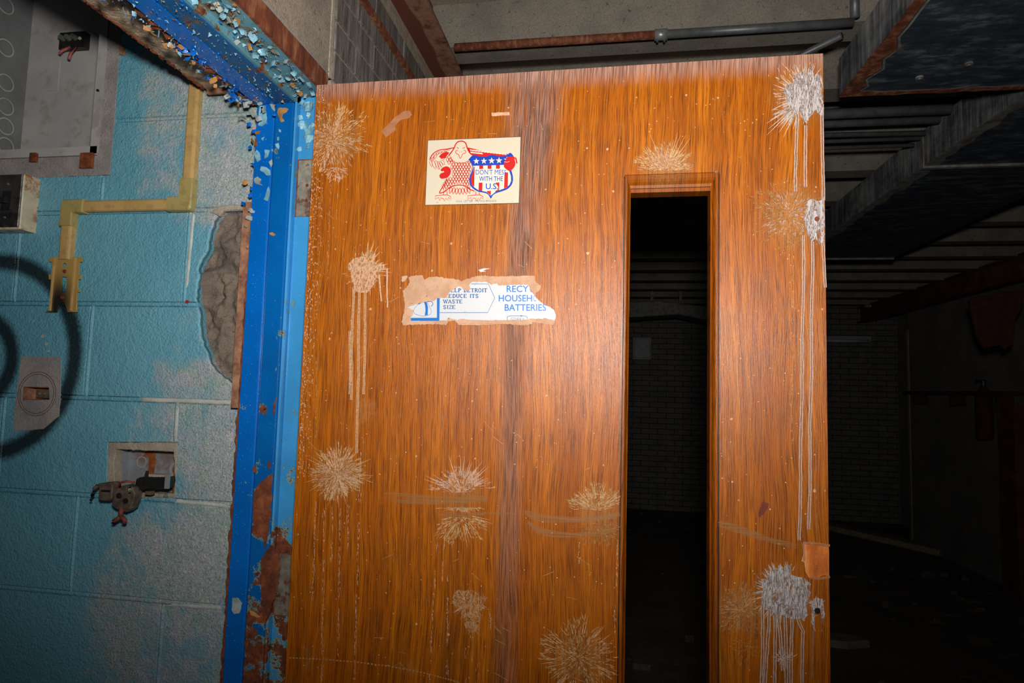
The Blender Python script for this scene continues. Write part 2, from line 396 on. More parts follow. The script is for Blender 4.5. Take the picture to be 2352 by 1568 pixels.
M['slab'] = mk_concrete('ceiling_concrete', c(158, 144, 126), c(134, 122, 108), c(84, 74, 62), 5, 140, 0.5, 0.003)
M['rib'] = mk_concrete('rib_concrete', c(138, 130, 118), c(118, 112, 102), c(70, 62, 54), 7, 140, 0.5, 0.003)
M['floor'] = mk_concrete('dirty_floor', c(110, 98, 86), c(88, 78, 68), c(48, 42, 36), 3, 40, 0.6, 0.01)
M['cmu'] = mk_concrete('grey_block', c(128, 124, 114), c(108, 106, 100), c(70, 68, 66), 6, 120, 0.5, 0.003)
M['cmumortar'] = mk_concrete('grey_mortar', c(72, 70, 66), c(62, 60, 56), c(40, 38, 36), 6, 120, 0.5, 0.003)
M['darkplaster'] = mk_concrete('dim_plaster', c(136, 130, 124), c(116, 112, 108), c(70, 68, 66), 4, 120, 0.4, 0.003)
def mk_brick():
    k = NT('dark_grey_brick', 0.8); p = k.pos()
    col = k.ramp(k.noise(k.mapp(p, (1, 60, 7)), 1, 6, 0.7), [(0.32, c(66, 58, 54)), (0.5, c(106, 98, 94)), (0.66, c(140, 134, 130)), (0.8, c(176, 176, 182))])
    col = k.mix(k.ss(k.noise(k.mapp(p, (1, 40, 4)), 1, 4), 0.62, 0.72, 0, 0.5), col, c(120, 80, 50))
    k.bump(k.noise(p, 120, 4), 0.5, 0.003); return k.out(col)
M['brick'] = mk_brick(); M['mortar'] = plain('brick_mortar', c(150, 136, 118), 0.9, 0, 0.2, 60, 0.5)
M['tan'] = plain('tan_raceway_enamel', c(186, 152, 96), 0.35, 0, 0.08, 14, 0.08, 300, c(120, 84, 50), 60, 0.25)
M['tan2'] = plain('olive_raceway_fitting', c(166, 148, 92), 0.35, 0, 0.08, 14, 0.08, 300, c(90, 70, 40), 60, 0.25)
def mk_bracket():
    k = NT('tan_enamel_with_overspray', 0.35); p = k.pos(); X, Y, Z = k.xyz(p)
    ce = wl(142, 700); d = k.m('SQRT', k.m('ADD', k.m('POWER', k.m('SUBTRACT', X, ce[0]), 2), k.m('POWER', k.m('MULTIPLY', k.m('SUBTRACT', Z, ce[1]), 0.6), 2)))
    return k.out(k.mix(k.ss(d, 0.055, 0.008), c(172, 140, 78), c(34, 30, 24)))
M['bracket'] = mk_bracket()
M['boxgrey'] = plain('grey_enamel_box', c(168, 164, 162), 0.5, 0, 0.10, 8, 0.1, 300, c(110, 98, 88), 14, 0.35)
M['boxgrey2'] = plain('galvanised_box', c(124, 126, 128), 0.5, 0.3, 0.12, 20, 0.15, 200)
M['galv'] = plain('galvanised_back', c(146, 150, 156), 0.5, 0.2, 0.15, 20, 0.15, 200, c(128, 66, 28), 18, 0.5)
M['plate'] = plain('tarnished_steel_plate', c(120, 116, 112), 0.3, 0.85, 0.3, 40, 0.15, 200, c(40, 34, 30), 14, 0.6)
M['cream'] = plain('cream_enamel_rusting', c(200, 186, 158), 0.45, 0, 0.1, 30, 0.2, 200, c(150, 86, 30), 26, 0.9)
M['black'] = plain('black_bakelite', c(30, 29, 28), 0.4, 0, 0.3, 40, 0.2)
M['bakelite'] = plain('dusty_brown_bakelite', c(92, 80, 66), 0.6, 0, 0.4, 50, 0.6, 160, c(54, 44, 36), 40, 0.6)
M['redrust'] = plain('red_rusted_strap', c(122, 58, 46), 0.7, 0, 0.35, 60, 0.5)
M['orange'] = plain('orange_rust_flow', c(140, 74, 28), 0.8, 0, 0.45, 50, 0.5)
M['green'] = plain('dull_green_terminal', c(84, 92, 74), 0.5, 0, 0.25, 60, 0.2)
M['wire'] = plain('faded_red_wire', c(168, 92, 84), 0.5, 0, 0.2, 60, 0.1)
M['darkwire'] = plain('brown_wire', c(80, 66, 54), 0.6, 0, 0.3, 60, 0.2)
M['redplug'] = plain('red_plastic_plug', c(170, 40, 44), 0.5, 0, 0.2, 80, 0.2)
M['brownplug'] = plain('rusty_screw_head', c(112, 50, 32), 0.7, 0, 0.3, 80, 0.4)
M['chrome'] = plain('bright_screw', c(210, 210, 205), 0.25, 0.9, 0.1)
M['conduit'] = plain('grey_conduit', c(92, 94, 96), 0.45, 0.3, 0.2, 30, 0.15, 150)
M['conduitpale'] = plain('zinc_coupling', c(140, 142, 142), 0.4, 0.5, 0.2, 40, 0.15)
M['duct'] = mk_duct('dusty_duct_metal')
M['ductpale'] = plain('dusty_duct_seam', c(120, 120, 116), 0.6, 0, 0.25, 30, 0.3, 120, c(92, 62, 44), 20, 0.6)
M['redsteel'] = mk_rust('red_oxide_steel', c(74, 36, 26), c(98, 50, 36), c(128, 92, 70), 7)
def mk_stained():
    k = NT('stained_red_steel', 0.75); p = k.pos(); X, Y, Z = k.xyz(p)
    e = k.m('ADD', X, k.m('MULTIPLY', k.m('SUBTRACT', k.noise(k.mapp(p, (4, 5, 1)), 1, 5, 0.6), 0.5), 0.06))
    col = k.mix(k.ss(e, -0.540, -0.532), c(92, 46, 34), k.ramp(k.noise(p, 24, 6, 0.7), [(0.34, c(70, 40, 32)), (0.46, c(124, 84, 66)), (0.66, c(140, 104, 82))]))
    k.bump(k.noise(p, 120, 4), 0.4, 0.002); return k.out(col)
M['redsteel2'] = mk_stained()
M['redcloth'] = plain('dark_red_canvas', c(74, 30, 22), 0.9, 0, 0.35, 20, 0.5, 60)
M['palewood'] = plain('pale_hanger', c(150, 136, 112), 0.8, 0, 0.2, 30, 0.3)
M['rawwood'] = mk_rust('raw_broken_wood', c(150, 68, 12), c(214, 114, 32), c(236, 172, 106), 30, True, 0.7)
M['splat'] = plain('dried_cream_paint', c(190, 152, 106), 0.6, 0, 0.22, 300, 0.4, 500)
M['splatpink'] = plain('dried_pinkish_paint', c(194, 154, 128), 0.6, 0, 0.22, 300, 0.4, 500)
M['splatdim'] = plain('thin_tan_paint', c(170, 122, 70), 0.6, 0, 0.3, 300, 0.4, 500)
def mk_white():
    k = NT('wrinkled_white_paint', 0.5); p = k.obj()
    n = k.noise(k.mapp(p, (240, 1, 34)), 1, 4, 0.65, 1.2); e = k.m('ABSOLUTE', k.m('SUBTRACT', n, 0.5))
    col = k.mix(k.ss(e, 0.010, 0.034), c(112, 88, 78), c(192, 182, 180))
    col = k.mix(k.m('MULTIPLY', k.ss(k.noise(k.mapp(p, (90, 1, 40)), 1, 5, 0.7), 0.55, 0.68), 0.65), col, c(140, 104, 86))
    k.set(k.b.inputs['Alpha'], k.ss(k.noise(k.mapp(p, (150, 1, 46)), 1, 5, 0.7), 0.36, 0.47))
    k.bump(k.ss(e, 0.0, 0.06), 0.6, 0.001); return k.out(col)
M['splatwhite'] = mk_white()
M['dripwhite'] = plain('white_drip', c(190, 172, 162), 0.45, 0, 0.2, 300, 0.4, 400)
def mk_thin(name, col, a, sc, lo=0.36, hi=0.6):
    k = NT(name, 0.5); p = k.obj(); n = k.noise(k.mapp(p, sc), 1, 5, 0.7)
    k.set(k.b.inputs['Alpha'], k.m('MULTIPLY', k.ss(n, lo, hi), a)); return k.out(col)
M['dripmid'] = mk_thin('thin_drip', c(168, 128, 108), 0.75, (200, 1, 60))
M['splatpatch'] = mk_thin('patchy_pale_paint', c(204, 160, 128), 0.95, (330, 1, 130), 0.42, 0.52)
M['splatfade'] = mk_thin('faded_tan_paint', c(186, 140, 92), 0.85, (300, 1, 90), 0.46, 0.56)
M['smear'] = mk_thin('smeared_tan', c(180, 128, 76), 0.42, (9, 1, 420), 0.3, 0.62)
M['tape'] = plain('brown_tape_residue', c(190, 132, 96), 0.5, 0, 0.15, 60, 0.2, 300)
M['tape'].node_tree.nodes['Principled BSDF'].inputs['Alpha'].default_value = 0.6
M['chipwhite'] = plain('pale_chip', c(206, 158, 128), 0.6, 0, 0.15, 200, 0.2)
M['stain'] = plain('dark_red_stain', c(110, 44, 14), 0.45, 0, 0.2, 60, 0.1)
def mk_vinyl(name, col, dirt=0.5):
    k = NT(name, 0.4); p = k.obj()
    d = k.m('MAXIMUM', k.ss(k.noise(k.mapp(p, (70, 1, 70)), 1, 7, 0.8), 0.58, 0.68), k.m('MULTIPLY', k.ss(k.noise(k.mapp(p, (400, 1, 400)), 1, 3, 0.7), 0.60, 0.70), 0.6))
    return k.out(k.mix(k.m('MULTIPLY', d, dirt), col, c(118, 104, 92)))
M['vinyl'] = mk_vinyl('cream_vinyl', c(202, 190, 168)); M['vinylwhite'] = mk_vinyl('white_vinyl', c(196, 196, 200), 0.7)
M['inkred'] = mk_vinyl('red_ink', c(192, 22, 20), 0.25); M['inkblue'] = mk_vinyl('blue_ink', c(18, 58, 168), 0.22)
M['inkgrey'] = mk_vinyl('faded_grey_ink', c(120, 116, 140), 0.2); M['inkcyan'] = mk_vinyl('cyan_ink', c(16, 104, 184), 0.2)
M['inkwhite'] = mk_vinyl('white_ink', c(220, 208, 188), 0.15); M['inksteel'] = mk_vinyl('steel_blue_ink', c(44, 92, 146), 0.25)
M['vedge'] = plain('dark_edge', c(84, 60, 36), 0.7)
M['paper'] = mk_concrete('torn_paper_core', c(204, 164, 134), c(186, 144, 114), c(150, 108, 80), 40, 300, 0.6, 0.001)

# ================================================================ STRUCTURE
ROOM_X0, ROOM_X1, ROOM_Y1, SOFF = -0.575, 3.1, 7.85, 1.19
# ---- floor
b = MB(); n = 40
for i in range(n):
    for j in range(n): pass
b.box((-3.2, -1.6, -0.12), (3.6, 8.1, 0)); b.build('floor', M['floor'], kind='structure', label='dirty dark concrete floor of the derelict room', category='floor')
# ---- blue block wall
rng = random.Random(3)
wall = MB()
hole = [wl(*p) for p in [(600, 476), (575, 482), (545, 480), (520, 483), (503, 490), (489, 508), (480, 545), (474, 578), (462, 596), (455, 612), (456, 640), (450, 668), (452, 700), (458, 735), (460, 770), (470, 800), (482, 835), (500, 856), (520, 870), (538, 890), (552, 905), (600, 905)]]
hole = seg_resample(hole, 0.007, 0.0022, random.Random(31))
outlet_px = [(247, 1016), (406, 1016), (402, 1140), (300, 1146), (244, 1138)]
outlet = [wl(*p) for p in outlet_px]
pan_x0, pan_x1 = wl(-75, 200)[0], wl(233, 250)[0]; pan_z0 = wl(200, 357)[1]; pan_z1 = H+0.98
rim = [(pan_x0-0.03, pan_z0-0.045), (wl(257, 330)[0], pan_z0-0.045), (wl(257, 330)[0], pan_z1+0.03), (pan_x0-0.03, pan_z1+0.03)]
panel = [(pan_x0, pan_z0), (pan_x1, pan_z0), (pan_x1, pan_z1), (pan_x0, pan_z1)]
pbox = [wl(*p) for p in [(53, 888), (113, 888), (115, 918), (52, 919)]]
WX0, WX1, WZ1 = -2.4, -0.733, H+1.19
body_out = [(WX0, 0), (WX1, 0), (WX1, WZ1), (WX0, WZ1)]
wall.plate(body_out, [hole, outlet, rim, pbox], 0.016, None, 0, YW+0.005)
WL = wall.build('wall_left', M['wall'], kind='structure', label='teal painted block wall with flaking paint and black sprayed rings', category='wall')
q = MB(); q.box((WX0, YW+0.16, 0), (WX1+0.15, YW+0.20, WZ1)); q.build('wall_core', M['cmumortar'], WL)
zs = [0.0, 0.195]+[H-0.450-0.2025*k for k in range(3, -1, -1)]+[H-0.046-0.0, H+0.155, H+0.356, H+0.560, H+0.763, H+0.966, H+1.19]
zs = [0.0, 0.198, 0.401, 0.604, 0.807, 1.010, H-0.2485, H-0.046, H+0.155, H+0.356, H+0.560, H+0.763, H+0.966, H+1.19]
for r in range(len(zs)-1):
    odd = (r % 2 == 0)
    zc = (zs[r]+zs[r+1])/2-H
    # joints read off the photograph: one bond at -0.88, the other at -1.095
    xj = -0.882 if odd else -1.098
    js = [WX0]; x = xj-0.415*4
    while x < WX1-0.03:
        if x > WX0+0.03: js.append(x)
        x += 0.415
    js.append(WX1)
    for a, bb in zip(js[:-1], js[1:]):
        g = 0.0045
        rect = [(a+g, zs[r]+g), (bb-g, zs[r]+g), (bb-g, zs[r+1]-g), (a+g, zs[r+1]-g)]
        hs = []
        for hpoly in (hole, outlet, rim, pbox):
            hx = [q[0] for q in hpoly]; hz = [q[1] for q in hpoly]
            if max(hx) > a and min(hx) < bb and max(hz) > zs[r] and min(hz) < zs[r+1]: hs.append(hpoly)
        q = MB(); q.plate(rect, hs, 0.012, None, 0, YW+rng.uniform(-0.0008, 0.0008), 0.003)
        if q.f: q.build('block', M['wall'], WL)
# tooled mortar beads standing proud of the blocks
def bead(p0, p1, wd, hgt, mat, seg=0.012, rg_=random.Random(44)):
    n = max(1, int(math.dist(p0, p1)/seg)); runs = []; cur = []
    for k in range(n+1):
        t = k/n; p = (p0[0]+(p1[0]-p0[0])*t, p0[1]+(p1[1]-p0[1])*t)
        if any(inpoly(p, h) for h in (hole, outlet, rim, pbox)):
            if len(cur) > 1: runs.append(cur)
            cur = []
        else: cur.append(p)
    if len(cur) > 1: runs.append(cur)
    vert = abs(p1[1]-p0[1]) > abs(p1[0]-p0[0])
    for run in runs:
        q = MB(); V = []
        for i, (x, z) in enumerate(run):
            e = 0.25 if i in (0, len(run)-1) else rg_.uniform(0.8, 1.1); o = rg_.uniform(-0.0004, 0.0004)
            for a_, h_ in ((-0.5, 0), (-0.34, 0.75), (0, 1.0), (0.34, 0.75), (0.5, 0)):
                d_ = a_*wd*(0.85+0.15*e)+o; V.append((x+d_, YW+0.0015-h_*hgt*e, z) if vert else (x, YW+0.0015-h_*hgt*e, z+d_))
        q.add(V, [(5*i+k, 5*i+k+1, 5*i+k+6, 5*i+k+5) for i in range(len(run)-1) for k in range(4)]); q.build('mortar_joint', mat, WL, True)
for r in range(1, len(zs)-1):
    if zs[r] > H-0.7: bead((-1.75, zs[r]), (WX1-0.002, zs[r]), 0.0085, 0.0026, M['wall'])
for r in range(4, len(zs)-1):
    for k in range(4):
        xj = (-0.882 if r % 2 == 0 else -1.098)-0.415*k
        if xj > -1.8: bead((xj, zs[r]+0.004), (xj, zs[r+1]-0.004), 0.0085, 0.0034, M['wall'])
for a_, b__ in (((318, 917), (546, 925)), ((398, 1150), (530, 1162)), ((384, 1388), (520, 1397)), ((407, 935), (402, 1014)), ((445, 487), (428, 660))):
    bead(wl(*a_), wl(*b__), 0.0095, 0.0034, M['whitemortar'])
# exposed concrete behind the broken face
def rough_patch(poly, y0, depth, step, seed, amp, mat, name, parent, up=0.0):
    rg = random.Random(seed)
    xs_ = [q[0] for q in poly]; zs_ = [q[1] for q in poly]; nx = int((max(xs_)-min(xs_))/step)+2; nz = int((max(zs_)-min(zs_))/step)+2
    from mathutils import noise as mn
    V = []; Fc = []
    for j in range(nz):
        for i in range(nx):
            x = min(xs_)+i*step; z = min(zs_)+j*step
            h = mn.fractal(Vector((x*22+seed, z*22, 0.3)), 0.9, 2.1, 5)*amp+mn.cell(Vector((x*26, z*19, seed)))*amp*0.35
            V.append((x, y0+depth+h, z))
    for j in range(nz-1):
        for i in range(nx-1): Fc.append((j*nx+i, j*nx+i+1, (j+1)*nx+i+1, (j+1)*nx+i))
    q = MB(); q.add(V, Fc); return q.build(name, mat, parent, True)
rough_patch([wl(425, 470), wl(610, 470), wl(610, 915), wl(425, 915)], YW, 0.024, 0.004, 5, 0.022, M['rubble'], 'exposed_concrete', WL)
# flap of lifted skin above the hole
q = MB(); q.plate([wl(*p) for p in [(484, 488), (500, 476), (530, 470), (574, 472), (574, 484), (540, 483), (515, 486), (505, 497)]], [], 0.008, None, 0, YW-0.004, 0.002); q.build('lifted_render', M['plaster'], WL)
# plaster rims
q = MB(); q.plate(seg_resample(rim, 0.02, 0.0016, rng), [panel], 0.03, None, 0, YW+0.002, 0.001); q.build('plaster_rim', M['patch'], WL)
inner = [wl(*p) for p in [(264, 1032), (398, 1036), (400, 1060), (398, 1134), (262, 1132), (262, 1100), (260, 1070)]]
q = MB(); q.plate(seg_resample(outlet, 0.01, 0.0012, rng), [seg_resample(inner, 0.008, 0.0014, rng)], 0.02, None, 0, YW+0.001, 0.001); q.build('plaster_rim', M['plaster'], WL)
q = MB(); q.plate(seg_resample([wl(*p) for p in [(50, 818), (142, 820), (140, 905), (136, 955), (100, 985), (32, 990), (36, 920)]], 0.012, 0.001, rng), [pbox], 0.004, None, 0, YW-0.0012, 0.0005); PT = q.build('bare_patch', M['patch'], WL, label='unpainted grey rectangle around a rusty slot')
q = MB(); ce = wl(86, 904)
for rr in (0.042, 0.047): q.ribbon([(ce[0]+rr*math.cos(a*math.pi/24), ce[1]+rr*math.sin(a*math.pi/24)) for a in range(48)], 0.0012, YW-0.0016, 0, True)
q.build('scored_ring', M['vedge'], WL)
for (x, y, rr) in [(98, 772, 6), (107, 790, 5), (112, 806, 4)]:
    q = MB(); ce = wl(x, y); q.disc(ce[0], ce[1], rr*0.0009, YW-0.002, YW+0.002, 9, 0, rr*0.0006); q.build('plaster_plug', M['plaster'], WL)

# ---- the wall over and beyond the doorway (depth-wise), its lintel and bricks
XW = -0.575
nb = MB()
nb.box((-0.735, 1.142, 0), (XW-0.004, ROOM_Y1, H+1.0))
nb.box((-0.84, -1.6, 0), (XW, 0.14, H+1.19))
WN = nb.build('wall_side', M['mortar'], kind='structure', label='dark grey brick wall running back behind the open door', category='wall')
zb = [0.56+0.0655*k for k in range(-9, 7)]
rg = random.Random(8)
for r, z0 in enumerate(zb):
    if z0 > 0.95: break
    z1 = min(z0+0.0655, 0.999); y = 1.143-(0.1 if r % 2 else 0.0)
    while y < 2.75:
        a = max(y, 1.143); e = min(y+0.203, 2.8)
        if e-a > 0.03:
            q = MB(); d = rg.uniform(0, 0.0015)
            q.bevbox((a+0.003, -0.006, z0+0.003+H), (e-0.003, 0.012, z1-0.003+H), 0.001)
            q.v = [(XW-v[1]-0.006-d, v[0], v[2]) for v in q.v]
            q.build('brick', M['brick'], WN)
        y += 0.203
# lintel
LT = MB(); nX, nY = 26, 90
from mathutils import noise as mn
V = []; Fc = []
for j in range(nY+1):
    for i in range(nX+1):
        x = -0.84+i*(0.265/nX); y = 0.14+j*(0.978/nY)
        h = mn.fractal(Vector((x*14, y*9, 1.7)), 0.9, 2.0, 5)*0.006+mn.fractal(Vector((x*60, y*40, 4.0)), 0.8, 2.0, 3)*0.0022
        if i == 0 or j == nY: h = h*0.5
        V.append((x, y, H+0.600+h))
for j in range(nY):
    for i in range(nX): Fc.append((j*(nX+1)+i, j*(nX+1)+i+1, (j+1)*(nX+1)+i+1, (j+1)*(nX+1)+i))
LT.add(V, Fc, 0)
for j in range(nY):      # outer face rising from the ragged edge
    a = V[j*(nX+1)]; bb = V[(j+1)*(nX+1)]
    LT.add([a, bb, (a[0], bb[1], H+1.19), (a[0], a[1], H+1.19)], [(0, 1, 2, 3)], 0)
LT.box((-0.838, 1.110, H+0.606), (-0.60, 1.122, H+1.19), 0)
LT.build('lintel', M['lintel'], WN)
q = MB(); q.box((-0.60, 0.10, H+0.612), (XW+0.001, 1.119, H+1.19)); q.build('lintel_face', M['panelconc'], WN)
q = MB(); rg = random.Random(2)
for k in range(60): # caulk at the end of the lintel face
    z = H+0.62+k*0.0095; o = rg.uniform(0, 0.003); q.box((XW-0.004, 1.117, z), (XW+0.0025+o*0.4, 1.126+o, z+0.0098))
q.build('caulk_joint', M['plaster'], WN)
q = MB(); q.box((XW-0.006, 1.1255, H+0.62), (XW+0.002, 1.129, H+1.19)); q.build('blue_paint_line', M['skyflake'], WN)
# ragged rust along the lintel's lower left edge
q = MB(); rg = random.Random(12)
for k in range(220):
    y = rg.uniform(0.5, 1.10); s = rg.uniform(0.0006, 0.0025)
    xx = -0.8405+rg.uniform(-0.0012, 0.003); q.box((xx, y, H+0.5985-s*0.8), (xx+rg.uniform(0.0008, 0.003), y+s*rg.uniform(1, 5), H+0.602))
q.build('rusted_edge', M['rust'], WN, kind='stuff')
q = MB(); q.box((-0.836, 1.107, H+0.592), (-0.768, 1.113, H+0.602)); q.build('steel_lip', M['rustpale'], WN)

# ---- ceiling: slab and ribs
q = MB(); q.box((-3.0, -1.6, H+SOFF), (3.6, 8.1, H+SOFF+0.1)); CE = q.build('ceiling', M['slab'], kind='structure', label='ribbed concrete ceiling seen from below', category='ceiling')
ribY = [0.9, 1.36, 1.865, 2.26, 2.66, 3.08, 3.55, 4.02, 4.5, 4.97, 5.44, 5.95, 6.45, 6.98, 7.5]
rm = MB(); rm.box((-0.566, -0.1, H+1.05), (ROOM_X1, 0, H+SOFF))
for i, yb in enumerate(ribY):
    if i == 0: r0 = rm.build('rib', M['rib'], CE); r0.location.y = yb
    else:
        o = copy(r0, CE); o.location.y = yb
# ---- back wall
q = MB(); q.box((ROOM_X0-0.15, ROOM_Y1, 0), (3.6, ROOM_Y1+0.15, H+SOFF)); WB = q.build('wall_back', M['cmumortar'], kind='structure', label='dim grey brick wall at the far end of the room', category='wall')
bq = MB(); bq.bevbox((0.004, -0.012, 0.004), (0.199, 0.01, 0.0625), 0.003); brk = None; rest = MB(); nbk = 0
for r in range(39):
    for k in range(21):
        x = -0.62+k*0.203-(0.1015 if r % 2 else 0)
        if x < -0.58 or x > 3.34: continue
        z = r*0.0665
        if nbk < 295 and ((0.16 < x < 1.2 and 0.05 < z < 2.3) or (2.55 < x < 3.3 and 0.2 < z < 2.2)):
            if brk is None: brk = bq.build('brick', M['cmu'], WB); o = brk
            else: o = copy(brk, WB)
            o.location = (x, ROOM_Y1, z); nbk += 1
        else: rest.add([(v[0]+x, v[1]+ROOM_Y1, v[2]+z) for v in bq.v], bq.f)
rest.build('brickwork', M['cmu'], WB, kind='stuff')
# ---- right wall: near leaf and recessed far leaf
yp = on_x(2087, 900, ROOM_X1)[1]
q = MB(); q.box((ROOM_X1, -1.6, 0), (3.6, yp, H+SOFF)); q.box((3.36, yp, 0), (3.6, ROOM_Y1, H+SOFF))
WR = q.build('wall_right', M['darkplaster'], kind='structure', label='dim plastered wall on the far right of the room', category='wall')
q = MB(); q.box((ROOM_X1-0.012, yp-0.03, 0), (ROOM_X1+0.03, yp+0.012, H+0.72)); q.build('corner_post', M['palewood'], WR)

# ================================================================ DOOR FRAME
DF = empty('trim_1', (0, 0, 0), kind='structure', label='blue painted steel door frame with peeling paint and rust', category='door frame')
YJ = 1.107
def jamb(x0, x1, y, d, mat, name, **kw):
    q = MB(); q.bevbox((x0, y, 0), (x1, y+d, H+0.60), 0.0025); return q.build(name, mat, DF, **kw)
jamb(-0.7215, -0.6815, YJ+0.001, 0.05, M['blue'], 'jamb_face')
jamb(-0.6795, -0.640, YJ, 0.05, M['blue2'], 'jamb_face')
jamb(-0.640, -0.6345, YJ+0.002, 0.05, M['sky'], 'door_stop')
jamb(-0.6345, XW+0.002, YJ+0.014, 0.04, M['sky'], 'rabbet', label='sky blue rabbet beside the hinges')
q = MB(); q.box((-0.6800, YJ+0.006, 0), (-0.6790, YJ+0.03, H+0.6)); q.build('seam', M['black'], DF)
q = MB(); q.box((-0.743, YJ+0.008, H-0.055), (-0.7205, YJ+0.03, H+0.362)); q.build('anchor_strip', M['rustpale'], DF, label='bare rusted strip beside the broken wall')
rg = random.Random(5)
q = MB()    # ragged rusted outer edge
e_ = [(-0.7205, H-0.63), (-0.7205, H+0.20)]
zz = H+0.20
while zz > H-0.63: e_.append((-0.7225-rg.uniform(0, 0.0055)*(1.0 if zz < H-0.03 else 0.4), zz)); zz -= rg.uniform(0.003, 0.012)
q.plate(e_[:2]+e_[2:], [], 0.02, None, 0, YJ+0.002, 0.0004)
q.build('rusted_edge', M['rust'], DF)
# header
def head(x0, x1, z, h, mat, name, **kw):
    q = MB(); q.box((x0, 0.14, H+z), (x1, YJ+0.02, H+z+h)); return q.build(name, mat, DF, **kw)
head(-0.7215, -0.6815, 0.562, 0.04, M['blue'], 'header_soffit')
head(-0.6795, -0.640, 0.563, 0.04, M['blueh'], 'header_soffit')
head(-0.640, -0.6345, 0.566, 0.03, M['sky2'], 'header_stop')
head(-0.6345, -0.577, 0.5795, 0.02, M['sky2'], 'header_rabbet', label='rabbet of the header covered in curling sky blue flakes')
q = MB(); q.box((-0.578, 0.14, H+0.579), (XW+0.004, 1.112, H+0.621)); q.build('header_face', M['rustface'], DF, label='bare rusted face of the header')
q = MB(); q.box((-0.5775, 0.14, H+0.621), (XW+0.0035, 1.112, H+0.6225)); q.build('paint_line', M['skyflake'], DF)
# peeled strip hanging between lintel and header
q = MB(); rg = random.Random(21); L = []; Rr = []
for k in range(70):
    y = 0.55+k*0.0082; L.append((-0.740+rg.uniform(-0.009, 0.006), y, H+0.574+rg.uniform(-0.012, 0.006))); Rr.append((-0.722, y, H+0.566+rg.uniform(-0.004, 0.004)))
q.add(L+Rr, [(k, k+1, 71+k, 70+k) for k in range(69)]); q.build('peeled_strip', M['rust'], DF)
# flakes: one mesh per shape, copied
def flake_mesh(seed, mat):
    r = random.Random(seed); n = 7; q = MB(); cur = r.uniform(-2.2, 2.2); out = []
    nu, nv = 5, 4; V = []
    for j in range(nv):
        for i in range(nu):
            u = (i/(nu-1)-0.5); v = (j/(nv-1)-0.5)
            wv = 1-0.5*abs(u)*r.uniform(0.2, 1.2); u2 = u+r.uniform(-0.06, 0.06); v2 = v*wv+r.uniform(-0.07, 0.07)
            V.append((u2, v2*0.8, cur*u2*u2*0.5+r.uniform(-0.02, 0.02)))
    q.add(V, [(j*nu+i, j*nu+i+1, (j+1)*nu+i+1, (j+1)*nu+i) for j in range(nv-1) for i in range(nu-1)])
    me = bpy.data.meshes.new('paint_flake'); me.from_pydata(q.v, [], q.f); me.materials.append(mat); me.update(); return me
FL = {m: [flake_mesh(i*7+j, M[m]) for i in range(6)] for j, m in enumerate(('skyflake', 'blueflake', 'tanflake', 'greyflake'))}
def flake(kind, loc, size, rot, rg):
    o = bpy.data.objects.new('paint_flake', rg.choice(FL[kind])); COL.objects.link(o); o.parent = DF
    o.location = loc; o.scale = (size, size, size); o.rotation_euler = rot
rg = random.Random(33)
for k in range(130):      # curling sky blue flakes on the header rabbet
    y = 0.62+0.48*rg.random(); x = -0.632+0.055*rg.random()**1.0
    if rg.random() < 0.35 and y > 0.95: continue
    flake(rg.choices(['skyflake', 'greyflake', 'tanflake'], [6, 2, 1])[0], (x, y, H+0.576-rg.random()*0.006), rg.uniform(0.006, 0.0165), (rg.uniform(-0.9, 0.9), rg.uniform(-0.9, 0.9), rg.uniform(0, 6.3)), rg)
for k in range(76):       # blue and tan flakes hanging along the header's left edge
    y = 0.66+0.45*rg.random()**0.7
    flake(rg.choices(['blueflake', 'tanflake', 'skyflake', 'greyflake'], [4, 4, 2, 1])[0], (-0.727+rg.gauss(0, 0.007), y, H+0.562-abs(rg.gauss(0, 0.009))), rg.uniform(0.005, 0.015), (rg.uniform(-1.7, 1.7), rg.uniform(-1.7, 1.7), rg.uniform(0, 6.3)), rg)
for k in range(44):       # cluster in the corner above the jamb
    p = on_y(rg.gauss(588, 26), rg.gauss(215, 30), YJ-0.006-rg.random()*0.02)
    flake(rg.choices(['blueflake', 'tanflake', 'skyflake', 'greyflake'], [3, 2, 2, 3])[0], p, rg.uniform(0.006, 0.017), (rg.uniform(-1.7, 1.7), rg.uniform(-1.7, 1.7), rg.uniform(0, 6.3)), rg)
for k in range(26):       # lifted flakes at the head of the rabbet
    p = on_y(rg.uniform(684, 716), 235+rg.random()**1.3*115, YJ+0.012)
    flake('skyflake', p, rg.uniform(0.010, 0.020), (1.57+rg.uniform(-0.5, 0.5), rg.uniform(-0.5, 0.5), rg.uniform(-0.6, 0.6)), rg)
for k in range(16):       # flakes on the jamb's ragged outer edge
    p = on_y(rg.gauss(583, 5)-(k/16)*14, 290+k*18+rg.uniform(-9, 9), YJ-0.001)
    flake(rg.choice(['blueflake', 'tanflake', 'greyflake']), p, rg.uniform(0.006, 0.013), (1.57+rg.uniform(-0.8, 0.8), rg.uniform(-0.8, 0.8), rg.uniform(0, 6.3)), rg)
q = MB()                  # the small crumbs between them
for k in range(1100):
    y = 0.62+0.48*rg.random(); x = rg.uniform(-0.745, -0.58); z = H+0.562-rg.random()*0.008+(0.014 if x > -0.635 else 0); s = rg.uniform(0.0015, 0.004)
    a = [Vector((rg.uniform(-s, s), rg.uniform(-s, s), rg.uniform(-s, s))) for _ in range(3)]
    q.add([Vector((x, y, z))+t for t in a], [(0, 1, 2)], rg.choice([0, 0, 1, 2]))
q.build('flake_crumbs', [M['skyflake'], M['blueflake'], M['tanflake']], DF, kind='stuff')
